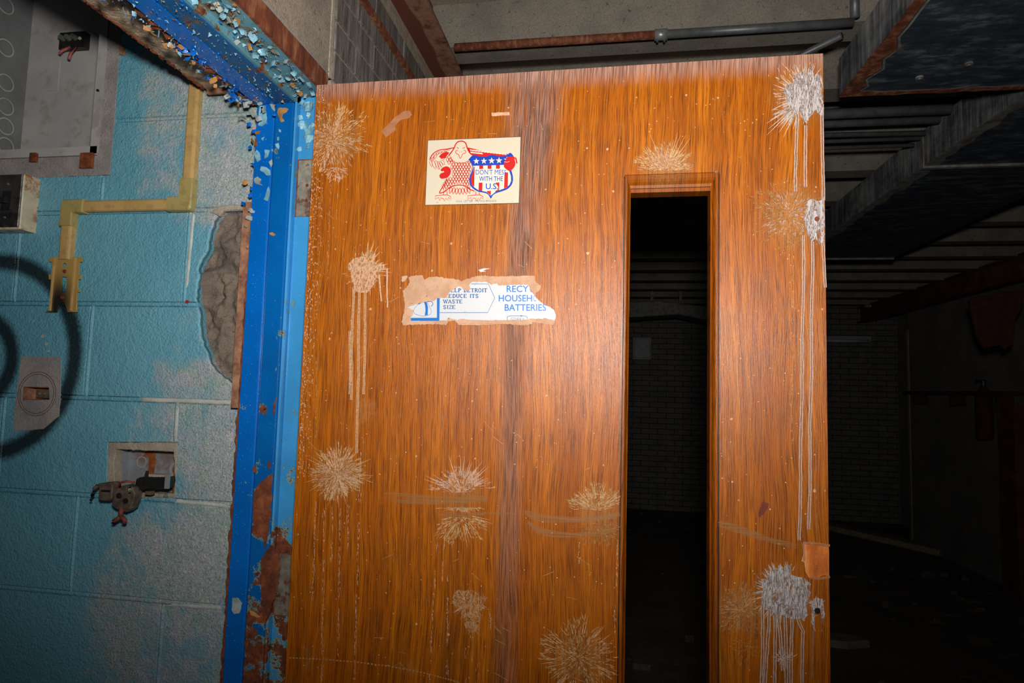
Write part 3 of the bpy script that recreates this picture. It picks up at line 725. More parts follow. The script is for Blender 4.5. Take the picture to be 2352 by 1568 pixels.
# bare patches where the jamb's paint has come away
pat = [([(597, 243), (609, 243), (613, 270), (612, 282), (601, 290), (593, 288), (594, 262)], 'skyflake'), ([(599, 246), (605, 246), (604, 258), (598, 262)], 'rust'),
       ([(640, 248), (655, 247), (663, 250), (658, 258), (650, 262), (648, 270), (654, 278), (646, 281), (640, 268), (637, 258)], 'tanflake'),
       ([(617, 235), (630, 240), (632, 256), (626, 252), (621, 242)], 'greyflake'),
       ([(600, 382), (612, 384), (620, 390), (622, 402), (612, 403), (606, 396), (597, 391)], 'skyflake'), ([(608, 344), (620, 345), (614, 360), (608, 364)], 'skyflake'),
       ([(584, 352), (590, 344), (596, 350), (599, 366), (591, 372), (586, 362)], 'skyflake'), ([(584, 410), (592, 405), (600, 411), (596, 420), (604, 427), (594, 424), (585, 420)], 'greyflake'),
       ([(632, 331), (640, 328), (642, 336), (640, 344), (634, 337)], 'skyflake'), ([(636, 315), (641, 314), (641, 322), (637, 323)], 'skyflake'),
       ([(640, 296), (645, 298), (646, 304), (641, 303)], 'skyflake'), ([(586, 302), (598, 300), (594, 308), (586, 308)], 'tanflake'), ([(585, 318), (591, 322), (589, 336), (585, 334)], 'rust'),
       ([(613, 436), (617, 428), (620, 440), (615, 462), (606, 458)], 'skyflake'), ([(600, 318), (607, 314), (603, 323)], 'skyflake'), ([(617, 372), (625, 366), (626, 376), (623, 384), (618, 374)], 'greyflake'),
       ([(618, 535), (626, 533), (634, 538), (630, 542), (621, 540)], 'tanflake'),
       ([(597, 936), (609, 930), (612, 938), (604, 946), (598, 950)], 'rust'), ([(606, 940), (614, 935), (612, 952), (606, 954)], 'rust'), ([(628, 930), (634, 912), (632, 945), (626, 958)], 'rust'),
       ([(590, 1118), (602, 1103), (616, 1092), (626, 1088), (624, 1120), (622, 1180), (614, 1240), (610, 1262), (604, 1236), (592, 1214), (582, 1202), (581, 1160), (584, 1130)], 'rust'),
       ([(580, 1072), (588, 1070), (590, 1084), (582, 1086)], 'rust'), ([(614, 1060), (622, 1058), (624, 1076), (616, 1074)], 'rust'),
       ([(586, 1315), (596, 1313), (594, 1322), (584, 1324)], 'rust'), ([(582, 1336), (592, 1336), (588, 1344), (580, 1344)], 'rust'), ([(574, 1444), (588, 1440), (592, 1455), (582, 1462), (574, 1456)], 'rust'),
       ([(534, 1372), (546, 1372), (556, 1385), (550, 1408), (538, 1410), (532, 1400)], 'greyflake'), ([(563, 1470), (572, 1466), (570, 1484), (562, 1482)], 'rust'), ([(580, 1490), (594, 1488), (594, 1506), (584, 1512), (578, 1500)], 'rust'),
       ([(600, 1280), (622, 1250), (640, 1262), (644, 1300), (636, 1360), (620, 1400), (606, 1440), (600, 1380)], 'rust'), ([(572, 1400), (584, 1405), (598, 1416), (590, 1418), (576, 1412)], 'tanflake')]
rg = random.Random(14)
for poly, mt in pat:
    P2 = [(on_y(x, y, YJ)[0], on_y(x, y, YJ)[2]) for x, y in poly]
    q = MB(); q.plate(seg_resample(P2, 0.0045, 0.0015 if mt == 'rust' else 0.0008, rg), [], 0.0016, None, 0, YJ-0.0008, 0.0004); q.build('bare_patch', M[mt], DF)
# hinge leaves on the rabbet
def hinge(px, mat, lab):
    P2 = [(on_y(x, y, YJ+0.012)[0], on_y(x, y, YJ+0.012)[2]) for x, y in px]
    x0 = min(p[0] for p in P2); x1 = -0.5755; z0 = min(p[1] for p in P2); z1 = max(p[1] for p in P2)
    q = MB(); q.bevbox((x0, YJ+0.0115, z0), (x1, YJ+0.016, z1), 0.001); hl = q.build('hinge_leaf', mat, DF, label=lab)
    q = MB(); q.ribbon([(x0-0.001, z0), (x0-0.001, z1+0.001), (x1, z1+0.001)], 0.003, YJ+0.0125); q.build('rust_rim', M['rust'], hl)
    for (fx, fz) in ((0.40, 0.28), (0.40, 0.55), (0.85, 0.10), (0.80, 0.88)):
        q = MB(); q.disc(x0+fx*(x1-x0), z0+fz*(z1-z0), 0.0042, YJ+0.0105, YJ+0.0125, 10, 0, 0.003); q.build('screw', M['brownplug'], hl)
hinge([(686, 368), (722, 368), (722, 497), (684, 497)], M['hinge'], 'upper hinge leaf, worn steel with rusty screws')
hinge([(636, 1275), (674, 1275), (674, 1412), (632, 1412)], M['hinge2'], 'lower hinge leaf, rusted')

# ================================================================ DOOR
ang = math.atan2(DX[1], DX[0])
DO = empty('door_1', (DA[0], DA[1], 0), ang, kind='structure', label='open orange-brown oak veneer door with a narrow vertical window slot', category='door')
DW, DH, DT = 0.914, H+0.5733, 0.044
sl = dd(1449, 432)[0]; sr = dd(1633, 430)[0]; st_ = dd(1540, 428)[1]; sb = H-0.66
hw = 0.010
slotout = [(sl-hw, sb-hw), (sr+hw+0.002, sb-hw), (sr+hw+0.002, st_+hw+0.012), (sl-hw, st_+hw+0.012)]
chip = [dd(*p) for p in [(1846, 1244), (1870, 1249), (1892, 1252), (1915, 1251), (1915, 1326), (1893, 1322), (1878, 1330), (1858, 1327), (1850, 1312), (1848, 1292), (1841, 1289), (1846, 1268)]]
q = MB(); q.plate([(0, 0.012), (DW, 0.012), (DW, DH), (0, DH)], [slotout], DT, None, 0, 0.0, 0.0012)
b_ = MB(); b_.plate([(0, 0.012), (DW, 0.012), (DW, DH), (0, DH)], [slotout, chip], 0.004, None, 0, 0.0, 0.0008)
b_.plate([(0, 0.012), (DW, 0.012), (DW, DH), (0, DH)], [slotout], DT-0.005, None, 0, 0.005, 0)
b_.plate([(0, 0.012), (DW, 0.012), (DW, DH), (0, DH)], [slotout, chip], 0.001, None, 0, 0.004, 0)
b_.build('door_slab', M['oak'], DO)
rough_patch([(q_[0], q_[1]) for q_ in [(dd(1838, 1235)), (DW-0.0005, dd(1915, 1251)[1]), (DW-0.0005, dd(1915, 1334)[1]), (dd(1838, 1334))]], 0.0, 0.0036, 0.0022, 9, 0.0016, M['rawwood'], 'splintered_wood', DO)['label'] = 'broken patch of raw orange wood at the edge'
q = MB(); rg0 = random.Random(19)
for seg in ([(1844, 1245), (1870, 1247), (1893, 1250), (1906, 1252)], [(1845, 1247), (1847, 1270), (1847, 1288)], [(1860, 1327), (1880, 1329), (1906, 1324)]):
    for a_, b__ in zip(seg[:-1], seg[1:]):
        q.ribbon([dd(a_[0]+rg0.uniform(-1, 1), a_[1]+rg0.uniform(-1, 1)), dd(*b__)], 0.0035, -0.0006)
q.build('splinter_edge', M['tape'], DO)
# moulding round the slot: mitred pieces
def mould(a, bq, inx, inz, name='slot_moulding'):
    q = MB()
    # a, bq outer end points; inx/inz inner end points
    prof = [(0.0, 0.000), (0.12, -0.0035), (0.45, -0.004), (0.62, -0.001), (0.8, 0.004), (1.0, 0.006), (1.0, 0.04)]
    V = []
    for t, y in prof:
        for (o, i) in ((a, inx), (bq, inz)): V.append((o[0]+(i[0]-o[0])*t, y, o[1]+(i[1]-o[1])*t))
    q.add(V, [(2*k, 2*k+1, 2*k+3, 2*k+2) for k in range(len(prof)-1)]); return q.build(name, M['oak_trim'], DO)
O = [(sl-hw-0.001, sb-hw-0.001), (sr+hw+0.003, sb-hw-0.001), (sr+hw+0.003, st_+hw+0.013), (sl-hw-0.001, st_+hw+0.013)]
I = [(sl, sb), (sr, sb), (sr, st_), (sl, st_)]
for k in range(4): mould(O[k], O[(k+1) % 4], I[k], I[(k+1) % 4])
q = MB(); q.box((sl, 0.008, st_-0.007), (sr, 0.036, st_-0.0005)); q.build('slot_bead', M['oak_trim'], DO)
for sx in (O[2][0]+0.0006, O[3][0]-0.0006):
    q = MB(); q.box((sx-0.0007, -0.0003, sb), (sx+0.0007, 0.002, st_+0.02)); q.build('moulding_gap', M['black'], DO)
cz = dd(1645, 398)
q = MB(); q.box((cz[0]-0.003, -0.003, cz[1]-0.003), (cz[0]+0.003, 0.001, cz[1]+0.0025)); q.build('metal_chip', M['hinge'], DO)

# ---- marks on the door: strokes live in photo pixels mapped on to the door's face
YS = -0.0004
PXM = 0.000786
def spray(q, cx, cy, r_, n, rg, a0=0, a1=360, inner=0.05, wmin=1.0, wmax=2.6, lmin=4, lmax=22, pw=0.75, m=0, sq=1.0):
    fav = [rg.uniform(a0, a1) for _ in range(17)]; reach = [rg.uniform(0.72, 1.12) for _ in range(24)]
    for _ in range(n):
        aa = rg.choice(fav)+rg.gauss(0, 4) if rg.random() < 0.45 else rg.uniform(a0, a1)
        a = math.radians(aa); r = r_*reach[int((aa % 360)/15)]; rr = r*(inner+(1-inner)*rg.random()**pw)
        L = rg.uniform(lmin, lmax)*(0.4+0.6*rr/r); w_ = rg.uniform(wmin, wmax); a2 = a+rg.gauss(0, 0.22)
        x, y = cx+rr*math.cos(a), cy-rr*math.sin(a)*sq
        dx, dy = math.cos(a2), -math.sin(a2); nx, ny = -dy, dx
        pts = [(x-dx*L/2, y-dy*L/2), (x-nx*w_/2-dx*L*0.1, y-ny*w_/2-dy*L*0.1), (x+dx*L/2, y+dy*L/2), (x+nx*w_/2+dx*L*0.1, y+ny*w_/2+dy*L*0.1)]
        uv = [dd(*t) for t in pts]
        if any(u[0] < 0.001 or u[0] > DW-0.001 for u in uv): continue
        if any(sl-hw < u[0] < sr+hw+0.002 and u[1] < st_+hw+0.012 for u in uv): continue
        q.add([(u[0], YS-(0.0006 if k in (1, 3) else 0), u[1]) for k, u in enumerate(uv)], [(0, 1, 2), (0, 2, 3)], m)
def rays(q, cx, cy, r0, r1, n, rg, a0, a1, w0=2.2, m=0):
    for _ in range(n):
        a = math.radians(rg.uniform(a0, a1)); s = r0*rg.uniform(0.7, 1.0); e = r0+(r1-r0)*rg.random()**1.5
        x, y = cx+s*math.cos(a), cy-s*math.sin(a); ex, ey = cx+e*math.cos(a), cy-e*math.sin(a)
        pts = [dd(x, y), dd((x+ex)/2, (y+ey)/2), dd(ex, ey)]
        if any(u[0] < 0.001 or u[0] > DW-0.001 for u in pts): continue
        q.ribbon(pts, w0*PXM, YS-0.0002, m, False, 0.4*PXM)
def blob(q, pts, rg, m=0, jit=2.5, step=7, y=None):
    P2 = [dd(x, y_) for x, y_ in seg_resample(pts, step, jit, rg)]
    P2 = [(min(max(u, 0.001), DW-0.001), z) for u, z in P2]
    q.plate(P2, [], 0.0006, None, m, (YS-0.0006) if y is None else y, 0)
def drip(q, x0, y0, y1, wd, rg, m=0, m2=None, dx=0.0, broken=0.0, step=12):
    pts = []; x = x0; n = max(3, int((y1-y0)/step)); t = 0
    for k in range(n+1):
        x = x0+dx*k/n+0.9*math.sin(k*0.31+x0)+rg.uniform(-0.5, 0.5); pts.append((x, y0+(y1-y0)*k/n))
    if broken:
        y = y0; on = True
        while y < y1:
            t = (y-y0)/(y1-y0); L = rg.uniform(3, 16)
            if rg.random() > broken*0.6:
                for _ in range(2):
                    xx = x0+dx*t+rg.gauss(0, wd*0.32); yy = y+rg.uniform(-2, 4); w_ = rg.uniform(0.7, 1.7)
                    u = dd(xx, yy); v = dd(xx+rg.uniform(-0.8, 0.8), yy+L*rg.uniform(0.4, 1.0))
                    if 0.002 < u[0] < DW-0.002: q.ribbon([u, v], w_*PXM, YS, m, False, 0.4*PXM)
            y += L*rg.uniform(0.5, 1.1)
            if rg.random() < 0.04: y += rg.uniform(15, 50)
        return
    P2 = [dd(*p) for p in pts]
    if m2 is not None:
        q.ribbon(P2, wd*PXM, YS-0.0002, m2)
        h = wd*0.36*PXM
        for s in (-1, 1): q.ribbon([(u+s*h+rg.uniform(-0.3, 0.3)*PXM, z) for u, z in P2], wd*0.22*PXM, YS-0.0005, m)
    else: q.ribbon(P2, wd*PXM, YS-0.0003, m, False, wd*PXM*0.8)
def mark(q, mats, lab, name='paint_splatter'):
    o = q.build(name, [M[t] for t in mats], DO); o['label'] = lab; return o
S = ['splat', 'splatpink', 'splatdim', 'splatpatch', 'splatfade']
rg = random.Random(101)
q = MB(); spray(q, 768, 312, 88, 620, rg, pw=0.8, lmax=20, wmin=0.8, wmax=2.2); spray(q, 765, 330, 50, 240, rg, m=1, wmin=0.8, wmax=2); spray(q, 772, 385, 34, 100, rg, m=1, a0=180, a1=360, wmax=2)
for x, a, e in ((741, 420, 700), (760, 410, 640), (778, 400, 560), (733, 450, 1000)): drip(q, x, a, e, 3, rg, 2, None, -8, 0.45, 6)
mark(q, S, 'cream burst of dried paint at the upper hinge corner')
rg = random.Random(102); q = MB()
blob(q, [(800, 610), (812, 594), (838, 588), (846, 602), (862, 580), (858, 600), (876, 606), (893, 606), (884, 616), (866, 624), (862, 650), (848, 668), (830, 672), (815, 664), (808, 640)], rg, 3, 4, 6)
spray(q, 838, 622, 48, 300, rg, wmin=0.8, wmax=2.4); rays(q, 840, 610, 26, 66, 16, rg, 40, 90, 3); rays(q, 845, 620, 30, 56, 12, rg, -20, 30, 3)
for x, a, e, d in ((812, 662, 918, -6), (826, 666, 1040, -6), (840, 662, 905, -4), (804, 760, 905, 0)): drip(q, x, a, e, 6, rg, 1, 2, d)
drip(q, 872, 630, 692, 4, rg, 1, None, 4); drip(q, 889, 616, 706, 4, rg, 1, None, 2)
mark(q, S, 'pinkish splash with three long drips left of the torn sticker')
rg = random.Random(103); q = MB(); spray(q, 1530, 392, 74, 520, rg, 2, 178, wmin=0.8, wmax=2.2, pw=0.7, sq=0.86); spray(q, 1528, 388, 44, 240, rg, 0, 180, wmax=2, m=1); rays(q, 1530, 395, 40, 96, 14, rg, 15, 165, 1.8)
mark(q, S, 'cream half burst just above the window slot')
SWm = ['splatwhite', 'dripwhite', 'dripmid', 'splatdim']
rg = random.Random(104); q = MB()
blob(q, [(1818, 190), (1826, 172), (1832, 190), (1842, 160), (1850, 180), (1862, 150), (1868, 176), (1884, 168), (1890, 200), (1889, 268), (1880, 262), (1870, 254), (1858, 270), (1852, 290), (1846, 278), (1836, 256), (1826, 262), (1812, 246), (1806, 226), (1800, 208)], rg, 0, 3, 6)
rays(q, 1842, 220, 36, 82, 34, rg, 100, 260, 3.4, 1); rays(q, 1850, 205, 34, 66, 30, rg, 50, 130, 3, 1); spray(q, 1840, 215, 78, 220, rg, 60, 280, m=1, wmin=0.8, wmax=2.2)
rays(q, 1838, 235, 36, 110, 22, rg, 205, 255, 3.6, 1)
for x, a, e, d in ((1830, 262, 440, -3), (1850, 288, 430, 0), (1888, 240, 460, 2)): drip(q, x, a, e, 6.5, rg, 1, 2, d)
mark(q, SWm, 'white wrinkled splash in the top right corner of the door')
rg = random.Random(105); q = MB()
spray(q, 1808, 492, 84, 640, rg, 20, 340, m=3, wmin=0.8, wmax=2.2); spray(q, 1815, 490, 60, 260, rg, m=1, wmin=0.8, wmax=1.8)
blob(q, [(1852, 470), (1866, 456), (1880, 462), (1892, 452), (1895, 520), (1893, 556), (1882, 562), (1872, 548), (1862, 556), (1854, 530), (1846, 505)], rg, 0, 3, 6)
for x, a, e, d in ((1846, 540, 1240, -10), (1866, 555, 1215, -8), (1890, 545, 660, 4)): drip(q, x, a, e, 6.0, rg, 1, 2, d)
drip(q, 1876, 980, 1222, 4, rg, 2, None, -2, 0.3); drip(q, 1822, 560, 1020, 5, rg, 3, None, -4, 0.5, 7)
mark(q, SWm, 'tan and white splash with long drips beside the slot top')
rg = random.Random(106); q = MB(); spray(q, 776, 1086, 70, 700, rg, wmin=0.8, wmax=2.4); spray(q, 776, 1090, 52, 340, rg, m=1, wmin=0.8, wmax=2.2); rays(q, 776, 1086, 56, 84, 40, rg, 0, 360, 2, 0)
for x, a, e, d in ((726, 1150, 1372, -8), (745, 1165, 1560, -6), (800, 1160, 1250, 0), (781, 1165, 1500, -4), (828, 1040, 1560, -14), (764, 1165, 1290, -2)): drip(q, x, a, e, 3.6, rg, 1, None, d, 0.25, 6)
mark(q, S, 'cream burst low on the hinge side with thin drips')
rg = random.Random(107); q = MB(); spray(q, 1060, 1132, 70, 420, rg, 8, 172, wmin=0.9, wmax=2.6, m=1); rays(q, 1058, 1130, 40, 92, 44, rg, 20, 165, 2.6, 1); spray(q, 1060, 1166, 56, 110, rg, 165, 375, wmax=2.2, sq=0.12, m=0)
spray(q, 1060, 1186, 66, 300, rg, 185, 355, wmin=0.8, wmax=2.2); rays(q, 1060, 1180, 34, 84, 18, rg, 190, 350, 2)
for x, a, e, d in ((1008, 1200, 1290, -8), (1024, 1195, 1260, -4), (1017, 1290, 1330, 0), (1000, 1310, 1560, -14), (1028, 1320, 1560, 0)): drip(q, x, a, e, 3, rg, 1, None, d, 0.3, 6)
mark(q, S, 'cream burst wiped through the middle by a smear')
rg = random.Random(108); q = MB(); spray(q, 1372, 1172, 62, 430, rg, 10, 172, wmin=0.8, wmax=2.4, m=0); rays(q, 1372, 1170, 36, 70, 34, rg, 15, 170, 2); spray(q, 1376, 1200, 58, 320, rg, 185, 355, wmin=0.8, wmax=1.8, m=2)
for x, a, e, d in ((1330, 1240, 1300, 0), (1418, 1240, 1400, -4), (1412, 1400, 1480, 0)): drip(q, x, a, e, 3, rg, 0, None, d, 0.35, 6)
mark(q, S, 'cream burst against the left side of the slot')
rg = random.Random(109); q = MB()
blob(q, [(1040, 1372), (1046, 1358), (1060, 1354), (1085, 1354), (1106, 1360), (1118, 1374), (1110, 1390), (1104, 1410), (1102, 1440), (1096, 1450), (1086, 1452), (1076, 1450), (1070, 1442), (1064, 1420), (1052, 1400), (1042, 1386)], rg, 4, 3, 6)
spray(q, 1078, 1384, 36, 160, rg, wmax=2.0, m=1); spray(q, 1084, 1425, 18, 160, rg, wmax=1.8, m=0, sq=2.2, lmin=3, lmax=10)
for x, a, e, d in ((1072, 1440, 1566, -4), (1100, 1440, 1566, -4), (1086, 1452, 1520, 0)): drip(q, x, a, e, 7, rg, 2, None, d, 0.15, 5)
drip(q, 1125, 1400, 1440, 3, rg, 1, None, 2, 0.2, 5)
mark(q, S, 'funnel shaped faded splash low in the middle')
rg = random.Random(110); q = MB(); spray(q, 1330, 1512, 88, 620, rg, wmin=0.8, wmax=2.3); spray(q, 1330, 1510, 60, 240, rg, m=2); rays(q, 1330, 1510, 66, 106, 40, rg, 0, 360, 2)
mark(q, S, 'tan burst at the foot of the slot')
rg = random.Random(111); q = MB(); spray(q, 1702, 1396, 62, 480, rg, wmin=0.8, wmax=2.0, m=2); spray(q, 1702, 1400, 46, 220, rg, wmax=1.8); spray(q, 1712, 1480, 34, 120, rg, m=2, sq=2.0, wmax=1.8)
mark(q, S, 'faint tan burst right of the slot')
rg = random.Random(112); q = MB()
blob(q, [(1752, 1352), (1748, 1330), (1764, 1330), (1768, 1312), (1764, 1296), (1773, 1306), (1778, 1308), (1788, 1302), (1792, 1294), (1800, 1304), (1812, 1298), (1818, 1294), (1814, 1314), (1826, 1322), (1846, 1326), (1862, 1340), (1860, 1366), (1852, 1390), (1856, 1412), (1846, 1424), (1830, 1420), (1816, 1420), (1804, 1416), (1792, 1412), (1780, 1412), (1770, 1398), (1756, 1400), (1746, 1384)], rg, 0, 3, 6)
rays(q, 1795, 1360, 48, 74, 60, rg, 70, 270, 3.2, 1); spray(q, 1792, 1360, 66, 160, rg, 60, 270, m=1, wmax=2.4)
for x, a, e, d in ((1752, 1390, 1568, -3), (1766, 1400, 1568, -8), (1779, 1412, 1568, 1), (1789, 1412, 1540, 8), (1803, 1416, 1568, 3), (1818, 1418, 1568, -1), (1832, 1420, 1446, 12), (1845, 1446, 1568, -4)): drip(q, x, a, e, 6.5, rg, 1, 2, d)
spray(q, 1800, 1510, 22, 90, rg, m=1, wmax=2.2)
mark(q, SWm, 'large white wrinkled splash with many drips below the broken edge')
rg = random.Random(113); q = MB()
blob(q, [(1862, 1384), (1872, 1372), (1888, 1374), (1892, 1392), (1894, 1420), (1886, 1418), (1884, 1396), (1874, 1396), (1870, 1420), (1872, 1450), (1864, 1430)], rg, 0, 2, 5); rays(q, 1876, 1392, 14, 28, 26, rg, 0, 180, 2.4, 1)
for x, a, e, d in ((1870, 1430, 1560, -6), (1888, 1416, 1450, 0)): drip(q, x, a, e, 4, rg, 2, None, d)
mark(q, SWm, 'small white ring splash at the right edge low down')
q = MB(); k_ = dd(1877, 1402); q.disc(k_[0], k_[1], 0.0045, YS-0.0008, 0.0, 12); q.build('drilled_hole', M['black'], DO)
q = MB(); k_ = dd(1876, 503); q.disc(k_[0], k_[1], 0.004, YS-0.0016, 0.0, 12); q.build('drilled_hole', M['brownplug'], DO)
rg = random.Random(114); q = MB()
def smear(y0, pts, wd):
    sp = smooth2(pts, 5)
    for k in range(7):
        o = (k/6-0.5)*wd; a = int(rg.random()*len(sp)*0.22); e = len(sp)-int(rg.random()*len(sp)*0.22)
        q.ribbon([dd(x, y+o*(0.55+0.45*math.sin(math.pi*min(1, (i+1)/len(sp)*1.5)))) for i, (x, y) in enumerate(sp)][a:e], wd/5*PXM, y0-0.00002*k, 0)
def smooth2(pts, n):
    out = []
    for i in range(len(pts)-1):
        p0 = pts[max(0, i-1)]; p1 = pts[i]; p2 = pts[i+1]; p3 = pts[min(len(pts)-1, i+2)]
        for k in range(n):
            t = k/n; out.append(tuple(0.5*(2*p1[d]+(p2[d]-p0[d])*t+(2*p0[d]-5*p1[d]+4*p2[d]-p3[d])*t*t+(-p0[d]+3*p1[d]-3*p2[d]+p3[d])*t**3) for d in (0, 1)))
    return out+[pts[-1]]
for pts, wd in (([(880, 1140), (960, 1146), (1040, 1148), (1120, 1143)], 20), ([(1005, 1182), (1060, 1184), (1120, 1178)], 12), ([(1120, 1178), (1160, 1178), (1200, 1182)], 4),
                ([(1205, 1176), (1230, 1186), (1280, 1192), (1350, 1192), (1424, 1182)], 16), ([(1212, 1200), (1240, 1218), (1290, 1228), (1360, 1226), (1424, 1212)], 14), ([(1645, 1200), (1700, 1216), (1770, 1240), (1830, 1254)], 16)):
    smear(YS+0.0001, pts, wd)
mark(q, ['smear'], 'translucent looking brown smears across the lower half', 'smear')
rg = random.Random(115); q = MB()
drip_pts = [(665, 1510), (740, 1513), (820, 1520), (900, 1530), (980, 1546), (1040, 1562), (1056, 1568)]
for a, e in zip(drip_pts[:-1], drip_pts[1:]):
    for k in range(10):
        t = k/10; t2 = t+0.06; q.ribbon([dd(a[0]+(e[0]-a[0])*t, a[1]+(e[1]-a[1])*t), dd(a[0]+(e[0]-a[0])*t2, a[1]+(e[1]-a[1])*t2)], 3*PXM, YS)
for _ in range(26):
    x, y = rg.uniform(690, 1420), rg.uniform(960, 1560); L = rg.uniform(8, 40); a = rg.uniform(-0.5, 0.9); q.ribbon([dd(x, y), dd(x+L*math.cos(a), y+L*math.sin(a))], rg.uniform(0.7, 1.6)*PXM, YS)
for _ in range(30):
    x, y = rg.uniform(740, 1420), rg.uniform(220, 960); L = rg.uniform(5, 26); a = rg.uniform(-1.2, 1.2); q.ribbon([dd(x, y), dd(x+L*math.cos(a), y+L*math.sin(a))], rg.uniform(0.7, 1.5)*PXM, YS)
mark(q, ['splatdim'], 'fine scratches and a dotted arc near the foot', 'scratches')
rg = random.Random(116); q = MB()
for _ in range(900):
    x, y = rg.uniform(668, 1900), 170+rg.random()**1.1*1390; s = rg.uniform(0.5, 1.7)*(2 if rg.random() < 0.05 else 1)
    u, z = dd(x, y)
    if u < 0.003 or u > DW-0.003 or z > DH-0.003 or (sl-0.014 < u < sr+0.014 and z < st_+0.03): continue
    a0 = rg.uniform(0, 6); q.add([(u+s*PXM*rg.uniform(.6, 1.3)*math.cos(a0+k*1.047), YS-0.0003, z+s*PXM*rg.uniform(.6, 1.4)*math.sin(a0+k*1.047)) for k in range(6)], [(0, 1, 2, 3, 4, 5)])
q.build('paint_specks', M['splat'], DO, kind='stuff', label='hundreds of tiny cream paint specks over the veneer')
rg = random.Random(117)
q = MB()                    # grit on the hinge stile
for _ in range(700):
    y = rg.uniform(200, 1100); t = (y-195)/1373; x = 727-65*t+rg.random()**2*26; u, z = dd(x, y); s = rg.uniform(0.5, 1.6)
    if u < 0.001: continue
    q.add([(u-s*PXM, YS-0.0003, z), (u, YS-0.0003, z-s*1.6*PXM), (u+s*PXM, YS-0.0003, z), (u, YS-0.0003, z+s*2.2*PXM)], [(0, 1, 2, 3)])
q.build('edge_grit', M['splatpink'], DO, kind='stuff')
q = MB(); blob(q, [(876, 302), (898, 280), (905, 272), (926, 256), (940, 254), (947, 264), (938, 272), (918, 278), (908, 290), (910, 298), (888, 316)], random.Random(1), 0, 1, 8); mark(q, ['tape'], 'brown tape residue near the top left', 'tape_residue')
q = MB(); blob(q, [(1129, 259), (1170, 258), (1171, 265), (1130, 267)], random.Random(2), 0, 0.6, 8); mark(q, ['chipwhite'], 'short pale tape scrap above the eagle sticker', 'tape_scrap')
q = MB(); blob(q, [(1099, 620), (1112, 616), (1128, 617), (1117, 619), (1110, 622), (1118, 624), (1104, 625)], random.Random(3), 0, 0.5, 6); mark(q, ['vinylwhite'], 'tiny white curl above the torn sticker', 'paper_curl')
q = MB(); blob(q, [(1742, 1178), (1752, 1150), (1766, 1156), (1762, 1170), (1754, 1180), (1744, 1190)], random.Random(4), 0, 1, 6, -0.0002); mark(q, ['stain'], 'dark red stain right of the slot', 'stain')
# ================================================================ STICKERS ON THE DOOR
def text_into(q, s, x0, x1, y0, y1, mp, y, m=0, bold=0.0):
    cu = bpy.data.curves.new('t', 'FONT'); cu.body = s; cu.offset = bold; cu.resolution_u = 3
    ob = bpy.data.objects.new('t', cu); COL.objects.link(ob)
    me = ob.to_mesh(); vs = [v.co.copy() for v in me.vertices]; fs = [tuple(p.vertices) for p in me.polygons]; ob.to_mesh_clear()
    bpy.data.objects.remove(ob); bpy.data.curves.remove(cu)
    a0, a1 = min(v.x for v in vs), max(v.x for v in vs); b0, b1 = min(v.y for v in vs), max(v.y for v in vs)
    V = []
    for v in vs:
        u, z = mp(x0+(v.x-a0)/(a1-a0)*(x1-x0), y1-(v.y-b0)/(b1-b0)*(y1-y0)); V.append((u, y, z))
    q.add(V, fs, m)
def on_door(name, label, cat, uv):          # a thing stuck flat to the door's face
    p = DA+DX*uv[0]
    return thing(name, (p[0], p[1], uv[1]), label, cat, ang)
# --- eagle sticker
m7 = lambda X, Y: dd(960+X/8.254, 300+Y/8.254)
org = m7(140, 1410)
EM = lambda X, Y: (m7(X, Y)[0]-org[0], m7(X, Y)[1]-org[1])
PU = 0.000786/8.254
ES = on_door('eagle_sticker', 'cream sticker with a red eagle in boxing gloves holding a striped shield', 'sticker', org)
q = MB(); q.plate([EM(180, 178), EM(1956, 112), EM(1922, 1384), EM(132, 1420)], [], 0.0003, None, 0, -0.0004); q.build('backing', M['vedge'], ES)
q = MB(); q.plate([EM(194, 190), EM(1948, 124), EM(1913, 1372), EM(144, 1410)], [], 0.0004, None, 0, -0.0010); q.build('vinyl', M['vinyl'], ES)
L1, L2, L3, L4 = -0.0012, -0.0014, -0.0016, -0.0018
q = MB()
def ln(pts, wd, y=L1, m=0, closed=False): q.ribbon([EM(*p) for p in pts], wd*1.3*PU, y, m, closed)
def fill(pts, y=L1, m=0): q.plate([EM(*p) for p in pts], [], 0, None, m, y)
def smooth(pts, n=3):
    out = []
    for i in range(len(pts)-1):
        p0 = pts[max(0, i-1)]; p1 = pts[i]; p2 = pts[i+1]; p3 = pts[min(len(pts)-1, i+2)]
        for k in range(n):
            t = k/n; out.append(tuple(0.5*(2*p1[d]+(p2[d]-p0[d])*t+(2*p0[d]-5*p1[d]+4*p2[d]-p3[d])*t*t+(-p0[d]+3*p1[d]-3*p2[d]+p3[d])*t**3) for d in (0, 1)))
    return out+[pts[-1]]
ln(smooth([(590, 468), (640, 410), (690, 330), (715, 268), (752, 222), (806, 204), (862, 208), (905, 240), (925, 290), (936, 330), (965, 395), (1000, 440), (1045, 470)]), 17)
ln(smooth([(692, 326), (560, 352), (430, 368), (330, 410), (262, 478), (224, 556)]), 15); ln(smooth([(640, 400), (585, 480), (520, 520), (480, 560)]), 8)
fill([(400, 495), (450, 440), (540, 400), (600, 420), (560, 470), (520, 520), (450, 540)])
def leaf(x, y, L, w_, a, lw=7, y_=L1, m=0, filled=False):
    ca, sa = math.cos(a), math.sin(a); pts = []
    for t in (0, .25, .5, .75, 1): pts.append((t*L, w_*math.sin(math.pi*t**0.8)))
    pts += [(t*L, -w_*math.sin(math.pi*t**0.8)) for t in (.75, .5, .25)]
    P2 = [(x+ca*px-sa*py, y+sa*px+ca*py) for px, py in pts]
    if filled: fill(P2, y_, m)
    else: ln(P2, lw, y_, m, True)
